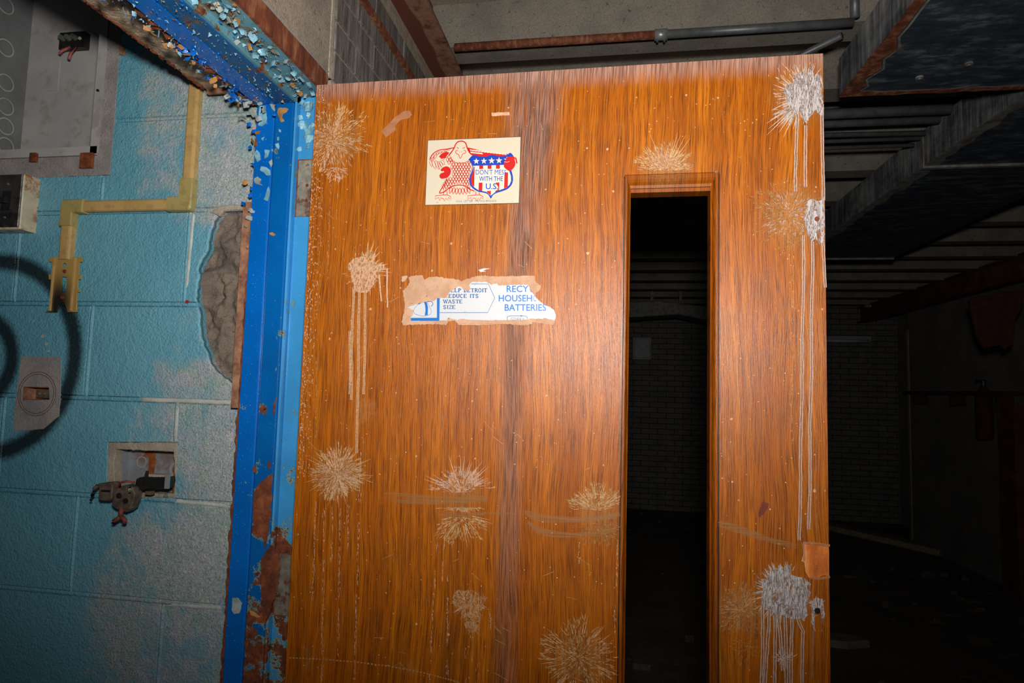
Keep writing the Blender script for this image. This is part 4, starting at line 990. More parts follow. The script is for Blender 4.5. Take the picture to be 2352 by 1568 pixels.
for x, y, L, w_, a in ((236, 560, 140, 24, 1.35), (280, 560, 190, 30, 1.25), (330, 560, 200, 30, 1.2), (375, 580, 190, 28, 1.2), (410, 580, 150, 26, 1.1), (440, 560, 120, 24, .9), (300, 450, 120, 24, 2.0), (355, 430, 130, 22, 1.9), (300, 500, 90, 20, 2.0), (460, 400, 90, 16, 2.6), (520, 385, 90, 14, 2.7), (570, 372, 70, 14, 2.8), (620, 350, 60, 12, 2.8), (400, 400, 100, 20, 2.2)): leaf(x, y, L, w_, a)
fill(smooth([(940, 322), (1050, 345), (1200, 382), (1400, 412), (1600, 434), (1710, 448)])+smooth([(1690, 480), (1560, 492), (1400, 470), (1290, 500), (1150, 492), (1040, 455), (965, 390)]))
for k in range(24):
    t = k/24; x = 985+t*680; yt = 365+t*78
    leaf(x, yt, 52, 13, 0.5 if k % 2 else 0.35, y_=L2, m=1, filled=True)
    if t < 0.32: leaf(x+12, yt+40, 46, 12, 0.6, y_=L2, m=1, filled=True)
body = [(600, 480), (530, 600), (640, 690), (650, 880), (560, 910), (500, 1020), (430, 1160), (520, 1150), (600, 1090), (700, 1050), (800, 1035), (900, 1060), (1000, 1110), (1060, 1150), (1000, 1050), (972, 930), (1030, 750), (1020, 640), (990, 580), (900, 600), (800, 610), (700, 600), (640, 530)]
row = 0; yy = 500
while yy < 1180:
    xx = 430+(27 if row % 2 else 0)
    while xx < 1080:
        if inpoly((xx, yy), body) and inpoly((xx, yy+40), body): leaf(xx, yy-34, 92, 25, math.pi/2, 8)
        xx += 54
    yy += 46; row += 1
ln(smooth([(640, 500), (625, 540), (665, 560), (640, 590), (700, 580), (690, 620), (740, 605), (760, 640), (800, 610), (840, 640), (860, 605), (900, 630), (920, 590), (985, 600)]), 8)
ln(smooth([(560, 915), (500, 1030), (440, 1120), (412, 1185), (470, 1175), (525, 1150), (600, 1085), (700, 1045), (810, 1035), (900, 1055), (980, 1110), (1075, 1150)]), 15)
for k in range(7): leaf(640+k*52, 1070-abs(k-3)*6+20, 130, 26, math.pi/2+(3-k)*0.09, 10)
fill(smooth([(410, 850), (416, 888), (450, 914), (520, 906), (590, 868), (626, 800), (620, 730), (582, 692), (532, 680), (470, 708), (438, 745), (452, 775), (488, 768), (500, 792), (440, 812), (410, 850)]), L2)
ln(smooth([(430, 740), (470, 695), (540, 665), (600, 690)]), 8, L3, 1)
for dx in (0, 612):
    ln([(488+dx, 1150), (490+dx, 1222)], 9); ln([(550+dx, 1150), (556+dx, 1222)], 9)
    ln([(330+dx, 1302), (336+dx, 1238), (420+dx, 1230), (490+dx, 1220), (556+dx, 1220), (622+dx, 1250), (626+dx, 1300), (585+dx, 1268), (562+dx, 1318), (532+dx, 1280), (510+dx, 1336), (482+dx, 1290), (440+dx, 1276), (418+dx, 1332), (392+dx, 1270)], 9, L1, 0, True)
fill([(733, 318), (752, 318), (776, 340), (770, 350)]); fill([(908, 318), (888, 318), (848, 342), (856, 350)])
ln(smooth([(760, 378), (724, 384), (718, 420), (742, 446), (772, 458), (808, 532), (846, 452), (882, 436), (908, 420), (906, 388), (872, 374)]), 9)
for x in (793, 832): fill([(x-8, 405), (x, 397), (x+8, 405), (x, 413)])
q.build('eagle', [M['inkred'], M['inkwhite']], ES, label='red line drawing of an eagle')
q = MB()
sh = smooth([(960, 555), (1050, 465), (1150, 490), (1290, 496), (1400, 464), (1560, 492), (1680, 472), (1756, 424), (1820, 496)])+smooth([(1800, 530), (1762, 620), (1765, 720), (1800, 860), (1802, 960), (1772, 1040), (1700, 1110), (1600, 1152), (1480, 1190), (1420, 1232), (1384, 1292), (1340, 1222), (1280, 1186), (1150, 1160), (1050, 1102), (992, 1030), (974, 940), (990, 850), (1030, 760), (1036, 680), (1008, 610)])
fill(sh, L2, 0)
inn = [(1052, 672), (1730, 652), (1734, 770), (1766, 870), (1768, 960), (1738, 1030), (1680, 1085), (1480, 1158), (1384, 1236), (1300, 1164), (1150, 1134), (1066, 1075), (1014, 1010), (1006, 930), (1022, 850), (1056, 770)]
fill(inn, L3, 1)
for poly in ([(1060, 700), (1080, 680), (1070, 1075), (1014, 1010), (1006, 930), (1022, 850), (1058, 770)], [(1165, 668), (1240, 666), (1240, 732), (1165, 734)], [(1325, 664), (1398, 662), (1398, 730), (1325, 731)], [(1482, 660), (1558, 657), (1558, 726), (1482, 728)],
             [(1158, 992), (1228, 990), (1222, 1150), (1152, 1134)], [(1312, 1150), (1386, 1146), (1384, 1230), (1312, 1172)], [(1480, 990), (1548, 986), (1544, 1140), (1470, 1160), (1466, 1148), (1524, 1120), (1524, 1070), (1480, 1010)], [(1645, 800), (1712, 796), (1706, 1070), (1636, 1102)]): fill(poly, L4, 2)
for cx_, cy_, r in ((1110, 585, 62), (1254, 582, 62), (1400, 576, 66), (1540, 572, 66), (1688, 556, 60)):
    fill([(cx_+(r if k % 2 == 0 else r*0.4)*math.sin(k*math.pi/5), cy_-(r if k % 2 == 0 else r*0.4)*math.cos(k*math.pi/5)) for k in range(10)], L3, 1)
q.build('shield', [M['inkblue'], M['inkwhite'], M['inkred']], ES, label='blue, white and red shield with stars')
q = MB(); L5 = -0.0021
fill(smooth([(1690, 512), (1760, 500), (1842, 512), (1852, 600), (1840, 680), (1792, 740), (1740, 772), (1682, 742), (1634, 690), (1640, 620), (1662, 560), (1690, 512)]), L5, 0); fill([(1852, 505), (1872, 530), (1892, 620), (1862, 637), (1846, 560)], L5, 0)
ln([(1838, 540), (1856, 600), (1862, 640)], 8, L5-0.0001, 1); ln(smooth([(1640, 600), (1700, 604), (1740, 590)]), 6, L5-0.0001, 1)
q.build('boxing_glove', [M['inkred'], M['inkwhite']], ES)
q = MB()
T7 = lambda s, x0, x1, y0, y1, m=0, bold=0.008: text_into(q, s, x0, x1, y0, y1, EM, L4-0.0001, m, bold)
T7("DON'T MESS", 1100, 1680, 744, 838, 0, 0.0); T7('WITH THE', 1164, 1614, 872, 962); T7('U.S.', 1290, 1520, 1004, 1116, 0, 0.012)
q.build('lettering', M['inkblue'], ES); q = MB()
T7('U.S.A.', 725, 850, 1322, 1360, 1, 0.0); T7('LETTER', 876, 1045, 1320, 1360, 1, 0.0); T7('WRITING', 1080, 1270, 1318, 1358, 1, 0.0); T7('BRIGADE', 1290, 1490, 1316, 1356, 1, 0.0)
q.build('small_lettering', [M['inkblue'], M['inkgrey']], ES)
# --- torn recycling sticker
m8 = lambda X, Y: dd(900+X/5.88, 610+Y/5.88)
org2 = m8(130, 800)
RM = lambda X, Y: (m8(X, Y)[0]-org2[0], m8(X, Y)[1]-org2[1])
PU8 = 0.000786/5.88
TS = on_door('torn_sticker', 'torn blue and white recycling sticker with brown paper edges', 'sticker', org2)
rg = random.Random(77)
outl = [(135, 150), (170, 138), (212, 132), (214, 160), (190, 196), (150, 222), (136, 216)], [(225, 160), (262, 140), (320, 132), (420, 132), (442, 190), (470, 176), (505, 152), (620, 150), (780, 175), (900, 186), (940, 215), (985, 192), (1100, 152), (1250, 132), (1400, 150), (1600, 140), (1800, 135), (1930, 140), (1938, 220), (2010, 270), (2000, 335), (1925, 350), (1950, 440), (2060, 530), (2140, 560), (2190, 600), (2215, 680), (2205, 740), (2180, 800), (2080, 792), (2010, 775), (1870, 760), (1850, 800), (1640, 802), (1480, 755), (1350, 800), (1100, 802), (900, 800), (850, 740), (760, 752), (740, 800), (500, 790), (150, 802), (132, 760), (170, 640), (178, 500), (146, 340), (200, 300), (240, 230)]
q = MB()
for o_ in outl: q.plate([RM(*p) for p in seg_resample(o_, 18, 6, rg)], [], 0.0005, None, 0, -0.0007)
q.build('paper_core', M['paper'], TS, label='fuzzy brown torn paper edge')
white = [(1060, 245), (1090, 220), (1290, 225), (1340, 260), (1420, 240), (1440, 270), (1640, 262), (1840, 260), (1880, 350), (1920, 390), (1950, 440), (2060, 530), (2140, 560), (2190, 600), (2215, 680), (2200, 740), (2060, 705), (2040, 720), (1860, 715), (1840, 745), (1640, 740), (1480, 745), (1100, 735), (930, 720), (890, 738), (760, 702), (740, 742), (260, 747), (256, 702), (290, 660), (300, 600), (215, 570), (330, 520), (560, 480), (620, 440), (740, 430), (790, 350), (860, 310), (900, 280), (960, 300), (1020, 330)]
wp = seg_resample(white, 20, 5, rg)
q = MB(); q.plate([RM(*p) for p in wp], [], 0.0004, None, 0, -0.0013); q.build('vinyl', M['vinylwhite'], TS)
K1 = -0.0015
q = MB()
def l8(pts, wd, m=0, y=K1): q.ribbon([RM(*p) for p in pts], wd*PU8, y, m)
def f8(pts, m=0, y=K1): q.plate([RM(*p) for p in pts], [], 0, None, m, y)
f8([(258, 706), (612, 704), (612, 440), (650, 440), (645, 745), (262, 745)], 0)
l8([(650, 635), (1296, 634), (1392, 438), (1306, 248), (1075, 248)], 7, 1)
f8([(438, 490), (474, 488), (492, 560), (488, 668), (448, 676), (458, 600), (452, 540)], 0)
l8(smooth([(375, 505), (330, 550), (300, 600), (306, 640), (350, 665), (420, 682), (480, 676), (528, 650), (535, 620), (515, 560), (480, 490)]), 4, 1)
l8(smooth([(480, 486), (530, 484), (556, 505), (550, 535), (530, 550)]), 8, 1); l8([(362, 520), (392, 505)], 12, 0); l8(smooth([(258, 500), (275, 515), (290, 505)]), 4, 1)
l8(smooth([(1558, 742), (1560, 700), (1592, 680), (1700, 678), (1800, 680), (1832, 700), (1836, 738)]), 7, 1); f8([(1740, 668), (1775, 680), (1740, 690)], 1)
q.build('printed_lines', [M['inkcyan'], M['inksteel']], TS)
q = MB()
T8 = lambda s, x0, x1, y0, y1, m=0, bold=0.0: text_into(q, s, x0, x1, y0, y1, RM, K1, m, bold)
T8('RECY', 1552, 1848, 270, 358, 0, 0.012); T8('C', 1866, 1890, 285, 358, 0, 0.0); T8('HOUSEH', 1445, 1895, 396, 485, 0, 0.012); T8('BATTERIES', 1526, 2085, 520, 612, 0, 0.012); T8('GDRRA', 1605, 1795, 702, 748, 1, -0.01)
T8('C', 1912, 1950, 402, 482, 0, 0.0)
q.build('lettering', [M['inkcyan'], M['inksteel']], TS); q = MB()
# a slab-serif hand for the small lines
GL = {'E': [('v', .12), ('h', 0, .12, .85), ('h', .5, .12, .65), ('h', 1, .12, .85), ('sv', .85, 0, .28), ('sv', .85, .72, 1)], 'L': [('v', .2), ('h', 0, .05, .9), ('sv', .9, 0, .3), ('s', .2, 1)],
      'P': [('v', .2), ('a', .2, .9, .48, 1), ('s', .2, 0), ], 'D': [('v', .2), ('a', .2, 1.0, 0, 1)], 'T': [('v', .5), ('h', 1, 0, 1), ('sv', 0, .72, 1), ('sv', 1, .72, 1), ('s', .5, 0)],
      'R': [('v', .2), ('a', .2, .85, .48, 1), ('d', .5, .48, .95, 0), ('s', .2, 0), ('s', .95, 0)], 'O': [('o',)], 'I': [('v', .5), ('s', .5, 0), ('s', .5, 1)], 'U': [('v1', .15), ('v1', .85), ('u', .15, .85), ('s', .15, 1), ('s', .85, 1)],
      'C': [('c',)], 'S': [('S',)], 'W': [('d', 0, 1, .28, 0), ('d', .28, 0, .5, 1), ('d', .5, 1, .74, 0), ('d', .74, 0, 1, 1), ('s', 0, 1), ('s', 1, 1)], 'A': [('d', .05, 0, .5, 1), ('d', .5, 1, .95, 0), ('h', .35, .25, .75), ('s', .05, 0), ('s', .95, 0)],
      'Z': [('h', 1, .1, .9), ('h', 0, .1, .9), ('d', .1, 0, .9, 1), ('sv', .1, .75, 1), ('sv', .9, 0, .25)], ' ': []}
def serif(s, x0, x1, y0, y1, m=1):
    n = len(s); wc = (x1-x0)/sum(0.55 if ch in 'I ' else (1.3 if ch == 'W' else 1) for ch in s); x = x0; h = y1-y0
    tk, tn = h*0.25, h*0.13
    for ch in s:
        wd = wc*(0.55 if ch in 'I ' else (1.3 if ch == 'W' else 1)); g = wd*0.84
        pt = lambda a, b: (x+a*g, y1-b*h)
        for st in GL[ch]:
            o = st[0]
            if o == 'v': l8([pt(st[1], 0), pt(st[1], 1)], tk, m)
            elif o == 'v1': l8([pt(st[1], .25), pt(st[1], 1)], tk, m)
            elif o == 'h': b_v = min(max(st[1], .05), .95); l8([pt(st[2]-.08, b_v), pt(st[3], b_v)], tn, m)
            elif o == 'sv': l8([pt(st[1], st[2]), pt(st[1], st[3])], tn*0.8, m)
            elif o == 's': b_v = min(max(st[2], .05), .95); l8([pt(st[1]-.22, b_v), pt(st[1]+.22, b_v)], tn, m)
            elif o == 'd': l8([pt(st[1], st[2]), pt(st[3], st[4])], tk*0.8 if st[2] > st[4] else tn*1.2, m)
            elif o == 'a': l8([pt(st[1]+(st[2]-st[1])*math.sin(math.pi*k/8)**0.7, st[4]+(st[3]-st[4])*k/8) for k in range(9)], tk*0.75, m)
            elif o == 'o': l8([pt(.5+.42*math.sin(k*math.pi/8), .5-.46*math.cos(k*math.pi/8)) for k in range(17)], tk*0.8, m)
            elif o == 'c': l8([pt(.5-.42*math.sin(k*math.pi/8), .5-.46*math.cos(k*math.pi/8)) for k in range(-2, 11)], tk*0.8, m)
            elif o == 'u': l8([pt(st[1]+(st[2]-st[1])*k/6, .3-.26*math.sin(math.pi*k/6)) for k in range(7)], tk*0.7, m)
            elif o == 'S': l8([pt(*p) for p in smooth([(.85, .78), (.6, .95), (.25, .9), (.15, .7), (.4, .55), (.65, .45), (.85, .28), (.7, .07), (.35, .05), (.12, .25)])], tk*0.8, m)
        x += wd
serif('ELP DETROIT', 800, 1296, 308, 360); serif('EDUCE ITS', 772, 1182, 385, 436); serif('WASTE', 700, 966, 460, 510); serif('SIZE', 697, 870, 535, 585)
q.build('small_lettering', [M['inkcyan'], M['inksteel']], TS)
rg = random.Random(6)
for poly in ([(700, 290), (860, 300), (815, 345), (770, 360), (745, 420), (768, 440), (760, 420), (700, 440)], [(930, 270), (1040, 260), (1062, 300), (1020, 345), (985, 330), (960, 318)], [(1850, 250), (1945, 230), (2000, 300), (1985, 350), (1920, 385), (1890, 340), (1862, 300)], [(1300, 736), (1900, 730), (1900, 790), (1300, 790)], [(900, 722), (1300, 742), (1300, 780), (920, 780)]):
    q = MB(); q.plate([RM(*p) for p in seg_resample(poly, 14, 5, rg)], [], 0.0003, None, 0, -0.0018); q.build('torn_fuzz', M['paper'], TS)

# ================================================================ THINGS ON THE BLUE WALL
# --- recessed panel box
px0, px1, pz0, pz1 = pan_x0+0.002, pan_x1-0.0045, pan_z0+0.0045, pan_z1-0.002
PB = thing('electrical_panel', (px0, YW, pz0), 'gutted grey electrical panel box recessed in the blue wall', 'electrical panel')
L_ = rel(PB); dp = 0.105
bx0 = on_y(60, 200, YW+dp)[0]
def lb(q, a, b2, m=0): q.box(L_(a), L_(b2), m)
q = MB(); lb(q, (px0, YW+dp, pz0), (px1+0.002, YW+dp+0.003, pz1)); q.build('back_plate', M['boxgrey'], PB)
q = MB(); lb(q, (bx0-0.003, YW+0.004, pz0), (bx0, YW+dp, pz1)); q.build('side_wall', M['boxgrey2'], PB, label='darker side wall with knockouts')
q = MB(); lb(q, (px1, YW+0.001, pz0), (px1+0.003, YW+dp, pz1)); q.build('side_wall', M['boxgrey'], PB)
q = MB(); lb(q, (px0, YW+0.001, pz0-0.003), (px1, YW+dp, pz0)); q.build('bottom_wall', M['boxgrey'], PB)
xr = px1-0.02
q = MB(); lb(q, (xr, YW+0.004, pz0), (px1, YW+0.007, pz1)); q.build('front_flange', M['boxgrey'], PB)
q = MB(); lb(q, (bx0, YW+0.004, pz0), (px1, YW+0.007, pz0+0.018)); q.build('front_flange', M['boxgrey'], PB)
for z_px in (12, 110, 190, 245, 290, 335):
    p = on_x(12, z_px, bx0); q = MB()
    ring = [(p[1]+0.019*math.cos(k*math.pi/10), p[2]+0.019*math.sin(k*math.pi/10)) for k in range(20)]
    q.ribbon(ring, 0.003, 0, 0, True); q.v = [L_((bx0+0.0015, v[0], v[2])) for v in q.v]; q.build('knockout', M['boxgrey'], PB)
g = lambda x, y: on_y(x, y, YW+dp)
a = g(117, 142); b2 = g(133, 209); q = MB(); lb(q, (a[0], YW+dp-0.002, b2[2]), (b2[0], YW+dp, a[2])); q.build('embossed_strip', M['boxgrey'], PB)
a = g(151, 84); b2 = g(205, 116); tb = MB(); lb(tb, (a[0], YW+dp-0.016, b2[2]), (b2[0], YW+dp, a[2])); TB = tb.build('terminal_block', M['black'], PB)
for k in range(3):
    x = a[0]+(b2[0]-a[0])*(0.16+0.24*k); q = MB(); q.disc(x-px0, (a[2]+b2[2])/2-pz0+0.004, 0.0075, dp-0.026, dp-0.012, 10, 0, 0.006); q.build('terminal', M['green'], TB)
q = MB(); q.disc(b2[0]-0.012-px0, (a[2]+b2[2])/2-pz0+0.002, 0.004, dp-0.018, dp-0.015, 8); q.build('screw_hole', M['cream'], TB)
for (x0, y0, x1, y1) in ((160, 108, 136, 124), (176, 110, 158, 136)):
    p0 = L_(on_y(x0, y0, YW+dp-0.02)); p1 = L_(on_y(x1, y1, YW+dp-0.035)); pm = ((p0[0]+p1[0])/2, (p0[1]+p1[1])/2-0.006, (p0[2]+p1[2])/2-0.004)
    q = MB(); q.tube([p0, pm, p1], 0.0033, 8); q.build('wire', M['wire'], PB, True)
for (x, y, w2, h2) in ((78, 362, 0.008, 0.010), (200, 369, 0.015, 0.017)):
    p = on_y(x, y, YW-0.002); q = MB(); lb(q, (p[0]-w2, YW-0.006, p[2]-h2), (p[0]+w2, YW+0.0008, p[2]+h2))
    if w2 > 0.01:
        for i in range(4):
            for j in range(4): q.disc(p[0]-px0-0.010+i*0.0066, p[2]-pz0-0.012+j*0.008, 0.0022, -0.0075, -0.005, 6)
    q.build('rusty_clip', M['rust'], PB)
p = on_y(228, 206, YW); q = MB(); q.disc(p[0]-px0-0.006, p[2]-pz0, 0.003, 0.001, 0.004, 8); q.build('screw', M['black'], PB)
# --- loose bracket scrap by the panel
p = wl(283, 118); SB = MB(); SB.plate([(-.008, .01), (.002, .013), (.004, .002), (.010, -.004), (.006, -.012), (-.006, -.008), (-.004, 0)], [], 0.005, None, 0, -0.005, 0.001)
o = SB.build('metal_scrap', M['rustpale']); o.location = (p[0], YW-0.0005, p[1]); o['label'] = 'small rusty metal scrap stuck to the wall right of the panel'; o['category'] = 'scrap'
# --- surface switch box
xs1 = wl(88, 470)[0]; zt = wl(86, 412)[1]; zb_ = wl(80, 536)[1]
ys = W(50, 470); ys = ys[1]*xs1/ys[0]
SX = thing('switch_box', (xs1-0.075, YW, zb_), 'surface mounted switch box with steel plate and rusty cream side', 'switch')
L_ = rel(SX); dpt = YW-ys
q = MB(); q.bevbox((0, -dpt, 0), (0.075, 0, zt-zb_), 0.002); q.build('box_body', M['cream'], SX)
q = MB(); q.bevbox((-0.002, -dpt-0.003, 0.004), (0.073, -dpt, zt-zb_-0.002), 0.0015); FP = q.build('face_plate', M['plate'], SX, label='tarnished steel face plate')
zc = (zt-zb_)/2
q = MB(); q.box((0.028, -dpt-0.004, zc-0.020), (0.050, -dpt-0.0025, zc+0.022)); q.build('toggle_slot', M['black'], FP)
q = MB(); q.box((0.033, -dpt-0.014, zc-0.006), (0.045, -dpt-0.003, zc+0.006)); q.build('toggle', M['black'], SX)
for z in (zc-0.036, zc+0.038): q = MB(); q.disc(0.039, z, 0.0032, -dpt-0.005, -dpt-0.002, 10, 0, 0.002); q.build('screw', M['chrome'], FP)
# --- cable raceway
RW = thing('cable_raceway', (wl(437, 480)[0], YW, wl(437, 480)[1]), 'tan metal cable raceway bending twice down the blue wall', 'raceway')
def chan(a, b2, w2, d, mat, name, e=0.004):
    l = rel(RW); vert = abs(b2[1]-a[1]) > abs(b2[0]-a[0]); q = MB()
    if vert: lo, hi = sorted((a[1], b2[1])); xc = (a[0]+b2[0])/2; A_, B_ = (xc-w2/2, YW-d, lo), (xc+w2/2, YW, hi)
    else: lo, hi = sorted((a[0], b2[0])); z_ = (a[1]+b2[1])/2; A_, B_ = (lo, YW-d, z_-w2/2), (hi, YW, z_+w2/2)
    q.bevbox((0, 0, 0), (1, 1, 1), 0.0); q = MB()
    x0, y0, z0 = l(A_); x1, y1, z1 = l(B_)
    # rounded cross-section swept along the long axis
    prof = [(-.5, 0), (-.5, -(1-.28)), (-.42, -.92), (-.3, -1), (.3, -1), (.42, -.92), (.5, -(1-.28)), (.5, 0)]
    V = []
    for end in (0, 1):
        for t, y in prof:
            if vert: V.append(((x0+x1)/2+t*(x1-x0), y*(y1-y0), z0 if end == 0 else z1))
            else: V.append((x0 if end == 0 else x1, y*(y1-y0), (z0+z1)/2+t*(z1-z0)))
    n = len(prof); q.add(V, [(k, k+1, n+k+1, n+k) for k in range(n-1)]+[tuple(range(n)), tuple(range(2*n-1, n-1, -1))])
    return q.build(name, mat, RW)
ru = wl(438, 300); xu = wl(440, 420)[0]; zh = wl(300, 475)[1]; xl = wl(163, 540)[0]
WDT = 0.0255
chan((xu, zh), (xu, H+0.80), WDT, 0.016, M['tan'], 'channel'); chan((xl, zh), (xu, zh), WDT*0.96, 0.016, M['tan'], 'channel'); chan((xl, wl(160, 598)[1]), (xl, zh), WDT*1.05, 0.016, M['tan'], 'channel')
q = None
zz1, zz2 = wl(440, 432)[1], wl(430, 489)[1]
e1 = MB(); wE = WDT*1.16
def elbow(xc, z_, sx, sz, la, lbb, lab):
    l = rel(RW); q = MB(); h = wE/2; r = 0.008
    # L-shaped outline with a rounded outer corner
    pts = [(sx*la, -sz*h), (sx*la, sz*h), (sx*h*1.0, sz*h), (sx*h, sz*lbb), (-sx*h, sz*lbb)]
    pts += [(-sx*h+sx*r*(1-math.cos(t)), -sz*h+sz*r*(1-math.sin(t))) for t in (0, .4, .8, 1.2, math.pi/2)]
    P2 = [l((xc+a, YW, z_+b_2)) for a, b_2 in pts]
    P2 = [(a[0], a[2]) for a in P2]
    if sum((P2[i][0]*P2[(i+1) % len(P2)][1]-P2[(i+1) % len(P2)][0]*P2[i][1]) for i in range(len(P2))) < 0: P2.reverse()
    q.plate(P2, [], 0.0185, None, 0, -0.0185, 0.003); return q.build('elbow_fitting', M['tan2'], RW)
elbow(xu, zh, -1, 1, 0.043, 0.054, ''); elbow(xl, zh, 1, -1, 0.040, 0.044, '')
# --- open mounting bracket below the raceway
bx = lambda x, y: wl(x, y)
bo = bx(126, 716); BR = thing('mounting_bracket', (bo[0], YW, bo[1]), 'tan slotted mounting bracket under the raceway, sprayed black below', 'bracket')
fl = lambda x, y: (bx(x, y)[0]-bo[0], bx(x, y)[1]-bo[1])
plate_out = [fl(*p) for p in [(124, 592), (143, 592), (143, 598), (176, 598), (176, 592), (197, 592), (197, 603), (191, 604), (190, 632), (195, 632), (194, 643), (188, 644), (187, 666), (193, 666), (192, 672), (186, 673), (185, 714), (188, 718), (164, 718), (161, 708), (156, 696), (151, 695), (145, 702), (139, 718), (114, 718), (118, 714), (126, 713), (128, 645), (121, 643), (121, 632), (128, 631), (129, 604), (123, 603)]]
q = MB(); q.plate(plate_out, [[fl(*p) for p in [(151, 637), (163, 638), (161, 673), (149, 673)]], [fl(157+5*math.cos(k*.785), 611+5*math.sin(k*.785)) for k in range(8)]], 0.002, None, 0, -0.010, 0.0004); q.build('bracket_plate', M['bracket'], BR)
for xa, xb in ((136, 126), (183, 174)):
    p0, p1 = fl(xa, 594), fl(xb, 715); q = MB(); q.ribbon([p0, p1], 0.0032, -0.0135); q.v = q.v; q.add([(p0[0]-.0016, -.0135, p0[1]), (p1[0]-.0016, -.0135, p1[1]), (p1[0]-.0016, 0, p1[1]), (p0[0]-.0016, 0, p0[1]), (p0[0]+.0016, -.0135, p0[1]), (p1[0]+.0016, -.0135, p1[1]), (p1[0]+.0016, 0, p1[1]), (p0[0]+.0016, 0, p0[1])], [(0, 1, 2, 3), (4, 5, 6, 7)])
    q.build('bracket_rib', M['tan'], BR)
for x, y in ((158, 625), (153, 684)): p = fl(x, y); q = MB(); q.disc(p[0], p[1], 0.0046, -0.0125, -0.0095, 12, 0, 0.0034); q.build('screw', M['brownplug'], BR)
# --- red plug
p = wl(430, 693); q = MB(); q.disc(0, 0, 0.0042, -0.0025, 0.001, 12, 0, 0.0032); o = q.build('wall_plug', M['redplug']); o.location = (p[0], YW-0.0005, p[1]); o['label'] = 'tiny red plastic wall plug beside the broken render'; o['category'] = 'wall plug'
# --- rusty slot box in the bare patch
px_ = [min(p[0] for p in pbox), max(p[0] for p in pbox), min(p[1] for p in pbox), max(p[1] for p in pbox)]
RB = thing('recessed_box', (px_[0], YW, px_[2]), 'small rusty box sunk in the bare grey patch', 'electrical box'); w3, h3 = px_[1]-px_[0], px_[3]-px_[2]
q = MB(); q.box((0, 0.03, 0), (w3, 0.033, h3)); q.box((0, 0.0, 0), (w3, 0.03, 0.002)); q.box((0, 0, h3-0.002), (w3, 0.03, h3)); q.box((0, 0.0, 0), (0.002, 0.03, h3)); q.box((w3-0.002, 0, 0), (w3, 0.03, h3)); q.build('box_shell', M['rustpale'], RB)
q = MB(); q.box((w3*0.3, 0.012, h3*0.2), (w3*0.82, 0.03, h3*0.75)); q.build('switch_stub', M['bakelite'], RB)
for fx in (.45, .62): q = MB(); q.disc(w3*fx, h3*0.5, 0.0018, 0.010, 0.0125, 8); q.build('screw', M['hinge'], RB)
# --- outlet box
ox = [min(p[0] for p in inner), max(p[0] for p in inner), min(p[1] for p in inner), max(p[1] for p in inner)]
OB = thing('outlet_box', (ox[0], YW, ox[2]), 'open galvanised double outlet box with rust streaks in the wall', 'electrical box')
w4, h4, d4 = ox[1]-ox[0], ox[3]-ox[2], 0.042
q = MB(); q.box((-0.002, d4, -0.002), (w4+0.002, d4+0.002, h4+0.002)); q.build('back_plate', M['galv'], OB)
q = MB(); q.box((-0.003, 0.006, -0.003), (-0.001, d4, h4+0.002)); q.box((w4+0.001, 0.004, -0.003), (w4+0.003, d4, h4+0.002)); q.box((-0.003, 0.006, -0.003), (w4+0.003, d4, -0.001)); q.build('box_side', M['galv'], OB)
q = MB(); q.box((-0.001, 0.004, h4-0.0015), (w4+0.001, d4, h4+0.0005)); q.build('box_top', M['boxgrey'], OB)
q = MB()
for (fx, fz, r) in ((0.22, 0.66, 0.011), (0.80, 0.52, 0.014)):
    q = MB(); q.ribbon([(w4*fx+r*math.cos(k*math.pi/10), h4*fz+r*math.sin(k*math.pi/10)) for k in range(20)], 0.0025, d4-0.001, 0, True)
    q.build('knockout', M['boxgrey'], OB)
q = MB(); q.disc(w4*0.80, h4*0.52, 0.009, d4-0.0012, d4, 14); q.build('open_knockout', M['bakelite'], OB)
rg = random.Random(4); q = MB(); pts = [(0.30, 0.98), (0.36, 0.93), (0.45, 0.96), (0.45, 0.6), (0.44, 0.3), (0.36, 0.14), (0.2, 0.05), (0.1, 0.02), (0.2, 0.2), (0.3, 0.34), (0.34, 0.5), (0.33, 0.8), (0.24, 0.78)]
q.plate([(w4*a, h4*b_2) for a, b_2 in seg_resample(pts, 0.06, 0.012, rg)], [], 0.001, None, 0, d4-0.002); q.build('rust_streak', M['orange'], OB)
q = MB(); q.box((w4*0.97, 0.003, h4*0.05), (w4*1.0, 0.012, h4*0.9)); q.build('rusted_lip', M['orange'], OB)
